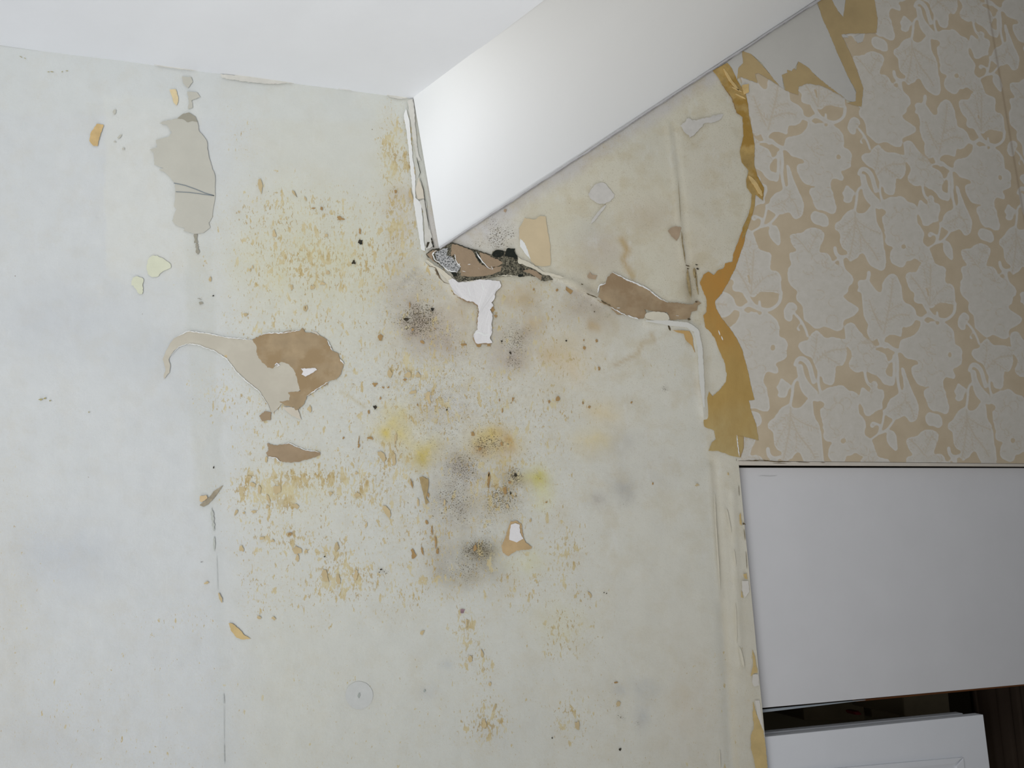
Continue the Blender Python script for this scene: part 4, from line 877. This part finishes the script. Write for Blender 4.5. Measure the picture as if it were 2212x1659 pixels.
# contact shadow along the foot of the soffit, painted as grey strips
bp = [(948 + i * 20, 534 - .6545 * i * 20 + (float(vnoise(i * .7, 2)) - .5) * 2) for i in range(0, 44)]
patch('soffit_shade_strip', [ribbon([(x + 1.0, y + 2.6) for x, y in bp], 5.0, False, .3, 5)], mt('shade_strip_grey', A(190, 189, 190), var=.03, scale=5), .0055, R_, thick=.0015, label='thin grey painted shade line under the sloping soffit')
patch('crack', [ribbon([(x + 1.5, y + 4.0) for x, y in bp[i:i + 5]], 1.1, True, .8, 4) for i in range(0, 40, 4)], mt('contact_shade_grey', A(146, 142, 142), var=.05), .0085, R_)  # dark strokes painting the shadow line under the soffit
# lower nib details
patch('glue_stain', [jag(zn([(370,285),(378,270),(385,340),(372,330)]), .5), jag(zn([(392,605),(410,600),(415,632),(398,628)]), .5), jag(zn([(440,1015),(455,1050),(470,1140),(450,1145),(430,1160),(445,1100)]), .6), jag(zn([(445,1295),(465,1370),(500,1450),(515,1560),(523,1660),(525,1720),(470,1720),(455,1640),(435,1560),(432,1480),(450,1440),(443,1370)]), .8), jag(zn([(380,690),(392,735),(380,730)]), .4), fleck(1573, 1024, 5, 8)], mt('paste_nib', A(202, 178, 126), var=.04, scale=3), .0024, L_, label='ochre paste showing along the edge beside the board')
patch('torn_patch', [jag(zn([(443,1150),(474,1148),(478,1210),(450,1215),(440,1195)]), .6), jag(zn([(455,1290),(480,1290),(503,1460),(470,1380)]), .5), jag(zn([(385,640),(420,640),(425,700),(400,735),(385,690)]), .6)], mt('nib_white', A(214, 210, 202), var=.01), .0028, L_)
patch('mould_spots', [ribbon(zn([(367,120),(370,180)]), 1), ribbon(zn([(405,480),(412,575)]), 1.0), ribbon(zn([(388,325),(404,335)]), 3, True, 1.2), ribbon(zn([(395,360),(402,420)]), 1.2)], mt('edge_dark', A(110, 96, 72), var=.1), .0030, L_)
patch('filler_patch', [ribbon(zn([(235,170),(240,300),(265,690)]), 3, True), ribbon(zn([(348,760),(356,980)]), 3.5, True), ribbon(zn([(370,1000),(395,1110)]), 6, True), ribbon(zn([(300,250),(325,380)]), 4, True), ribbon(zn([(340,470),(350,560)]), 3, True), ribbon(zn([(262,1560),(266,1660)]), 2.5)], cream, .0052, L_)
# crack in the paper above the board
patch('crack', [ribbon(jag(Z(1560,980,7.373,[(370,102),(480,112),(600,102),(700,112),(800,122),(870,130),(1000,125),(1100,135)]), .5, 3, False), 1.6, True, .8), ribbon(jag(Z(1560,980,7.373,[(1180,130),(1400,145)]), .4, 3, False), 1, True), ribbon(Z(1560,980,7.373,[(1570,140),(1640,145)]), 1), ribbon(Z(1560,980,7.373,[(800,150),(1030,155)]), .8), ribbon(Z(1560,980,7.373,[(222,80),(228,115)]), 2)], mt('crack_dark', A(104, 88, 60), var=.1), .0016, R_)

# ================================================================== opening, board, doors
M_board = flat_mat('board_gloss', A(214, 214, 216), .008, .8, .03, .45)
M_door = flat_mat('door_gloss', A(222, 224, 228), .006, .8, .03, .4)
M_edge = flat_mat('plaster_edge', A(206, 198, 186), .02, 2, .2)
M_darkp = flat_mat('dark_lining', A(66, 66, 56), .05, .5, .1)
def PP(x, y, back):        # pixel on a plane 'back' metres behind the wall face
    return WP(x, y, -back)
def slab(name, corners, back, thick, mat, parent=None, bevel=.0015, label=None):
    """corners: px on the front face; slab reaches 'thick' further back"""
    f = [PP(x, y, back) for x, y in corners]; b_ = [p + Vector((0, thick, 0)) for p in f]
    n = len(f); bm = bmesh.new()
    fv = [bm.verts.new(p) for p in f]; bv = [bm.verts.new(p) for p in b_]
    bm.faces.new(fv); bm.faces.new(bv[::-1])
    for i in range(n): bm.faces.new((fv[i], bv[i], bv[(i + 1) % n], fv[(i + 1) % n]))
    bmesh.ops.recalc_face_normals(bm, faces=bm.faces[:])
    if bevel: bmesh.ops.bevel(bm, geom=bm.edges[:], offset=bevel, segments=2, affect='EDGES', profile=.6)
    me = bpy.data.meshes.new(name); bm.to_mesh(me); bm.free()
    set_uv(me, [(v.co.x * 1500, v.co.z * 1500) for v in me.vertices]); me.materials.append(mat)
    o = bpy.data.objects.new(name, me); link(o, parent)
    if label: o['label'] = label
    return o
# the reveal: the thickness of the wall round the opening
def reveal(pts, depth, name, mat, parent):
    a = [WP(x, y) for x, y in pts]; v = []; f = []
    for p in a: v += [p, p + Vector((0, depth, 0))]
    for i in range(len(a) - 1): f.append((2 * i, 2 * i + 1, 2 * i + 3, 2 * i + 2))
    return simple_mesh(name, v, f, mat, parent)
def px_e(y): return 1595 + .0964 * (y - 995)
reveal([(px_e(1850), 1850), (px_e(995), 995.0), (2370, 1002.7)], .02, 'reveal', M_edge, wall_right)
# plaster lip and dark gap over the board
lip = slab('plaster_lip', [(1594, 995.5), (2400, 1003.5), (2400, 1008.2), (1594, 1004.2)], .0, .012, M_edge, wall_right, .0006, 'narrow beige plaster edge below the wallpaper')
board = slab('fascia_board', [(1583, 1010.0), (2400, 1011.0), (2400, 1461.5), (1636, 1530.5)], .020, .018, M_board, None, .0012)
tag(board, 'plain white painted fascia board under the wallpapered wall', 'board')
patch('scratch', [ribbon(Z(1560,980,7.373,[(580,357),(640,350),(760,358),(880,348)]), .9)], mt('scratch_grey', A(176, 176, 176), var=.02), -.0192, board)
# cupboard doors
d1 = bpy.data.objects.new('cupboard_door', None); link(d1); d1.location = PP(1900, 1650, .05)
tag(d1, 'white panelled cupboard door below the fascia board, the nearer leaf', 'door')
def reparent(o, e):
    o.parent = e; o.matrix_parent_inverse = Matrix.Translation(-e.location)
leaf = slab('door_leaf', [(1600, 1597), (2124, 1543.5), (2146, 1720), (2150, 1900), (1600, 1900)], .014, .018, M_door, None, .0012); reparent(leaf, d1)
mo = slab('panel_moulding', [(1600, 1692), (2052, 1650), (2060, 1638), (1600, 1681)], .046, .01, M_door, None, .001); 
def frame_bar(pts, name='panel_moulding'):
    o = slab(name, pts, .010, .006, M_door, None, .0012); reparent(o, d1); return o
bpy.data.objects.remove(mo)
frame_bar([(1600, 1689), (2062, 1651), (2081, 1636), (1600, 1678)])
frame_bar([(2066, 1655), (2082, 1637), (2110, 1900), (2092, 1900)])
d2 = bpy.data.objects.new('cupboard_door', None); link(d2); d2.location = PP(1900, 1600, .1)
tag(d2, 'white cupboard door leaf standing just behind the nearer one, only its top showing', 'door')
l2 = slab('door_leaf', [(1600, 1588), (2080, 1540.5), (2110, 1900), (1600, 1900)], .040, .016, M_door, None, .001); reparent(l2, d2)
l3 = slab('door_edging', [(1800, 1573), (2095, 1543), (2125, 1900), (1800, 1900)], .036, .003, M_door, None, .0006); reparent(l3, d2)
# track under the board
tr = slab('sliding_door_track', [(1600, 1537.5), (1870, 1511.5), (1870, 1512.6), (1600, 1545)], .022, .004, mt('track_grey', A(150, 158, 164), var=.02, scale=2), None, .0004)
tag(tr, 'thin pale metal sliding track under the left of the fascia board', 'track')
# dark cupboard interior
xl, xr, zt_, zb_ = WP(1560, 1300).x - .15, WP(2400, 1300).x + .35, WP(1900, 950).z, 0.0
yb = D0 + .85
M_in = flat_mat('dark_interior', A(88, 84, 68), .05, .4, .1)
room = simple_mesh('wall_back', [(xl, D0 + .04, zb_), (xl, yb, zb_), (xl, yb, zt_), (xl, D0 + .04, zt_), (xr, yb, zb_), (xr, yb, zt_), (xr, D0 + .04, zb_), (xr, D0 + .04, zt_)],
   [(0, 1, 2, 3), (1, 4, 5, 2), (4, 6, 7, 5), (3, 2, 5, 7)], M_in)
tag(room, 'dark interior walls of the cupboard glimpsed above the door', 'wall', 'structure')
def inbox(name, x0, y0, x1, y1, back, dep, col, label, cat, rgh=.8):
    o = slab(name, [(x0, y0), (x1, y0 - .09 * (x1 - x0)), (x1 + 8, y1), (x0 + 4, y1)], back, dep, mt(name + '_mat', col, var=.06, scale=1.0, rough=rgh), None, .004)
    tag(o, label, cat); return o
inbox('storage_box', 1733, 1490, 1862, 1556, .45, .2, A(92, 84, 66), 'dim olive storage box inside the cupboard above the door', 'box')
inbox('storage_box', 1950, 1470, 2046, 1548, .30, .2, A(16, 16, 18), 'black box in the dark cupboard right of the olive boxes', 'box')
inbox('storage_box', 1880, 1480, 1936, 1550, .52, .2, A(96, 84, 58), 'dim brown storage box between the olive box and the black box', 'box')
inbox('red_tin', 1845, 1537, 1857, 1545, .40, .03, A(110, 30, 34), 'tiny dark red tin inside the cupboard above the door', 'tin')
# hanging brown curtain at the right
vs = []; fs = []; nx = 60
for i in range(nx + 1):
    x = 2110 + 240 * i / nx
    for k, y in enumerate((1380, 1900)):
        p = PP(x + (.12 * (y - 1500)), y, .28); p.y += .018 * math.sin(i * .9) + .008 * math.sin(i * 2.3); vs.append(p)
for i in range(nx): fs.append((2 * i, 2 * i + 1, 2 * i + 3, 2 * i + 2))
cu = simple_mesh('curtain', vs, fs, mt('curtain_brown', A(66, 54, 44), var=.08, scale=1), None, True)
so = cu.modifiers.new('thickness', 'SOLIDIFY'); so.thickness = .003
tag(cu, 'dark brown curtain hanging in folds right of the cupboard door', 'curtain')
rail = slab('shelf_rail', [(1850, 1512), (2330, 1466), (2330, 1470), (1850, 1516)], .10, .01, mt('rail_wood', A(120, 76, 44), var=.05), None, .0005)
tag(rail, 'thin brown wooden rail just under the fascia board', 'rail')

# ================================================================== floor
fl = simple_mesh('floor', [(-4, -3, 0), (4, -3, 0), (4, D0 + 1, 0), (-4, D0 + 1, 0)], [(0, 1, 2, 3)], flat_mat('floor_boards', A(170, 150, 125), .05, .3, .1))
tag(fl, 'plain floor below the wall', 'floor', 'structure')
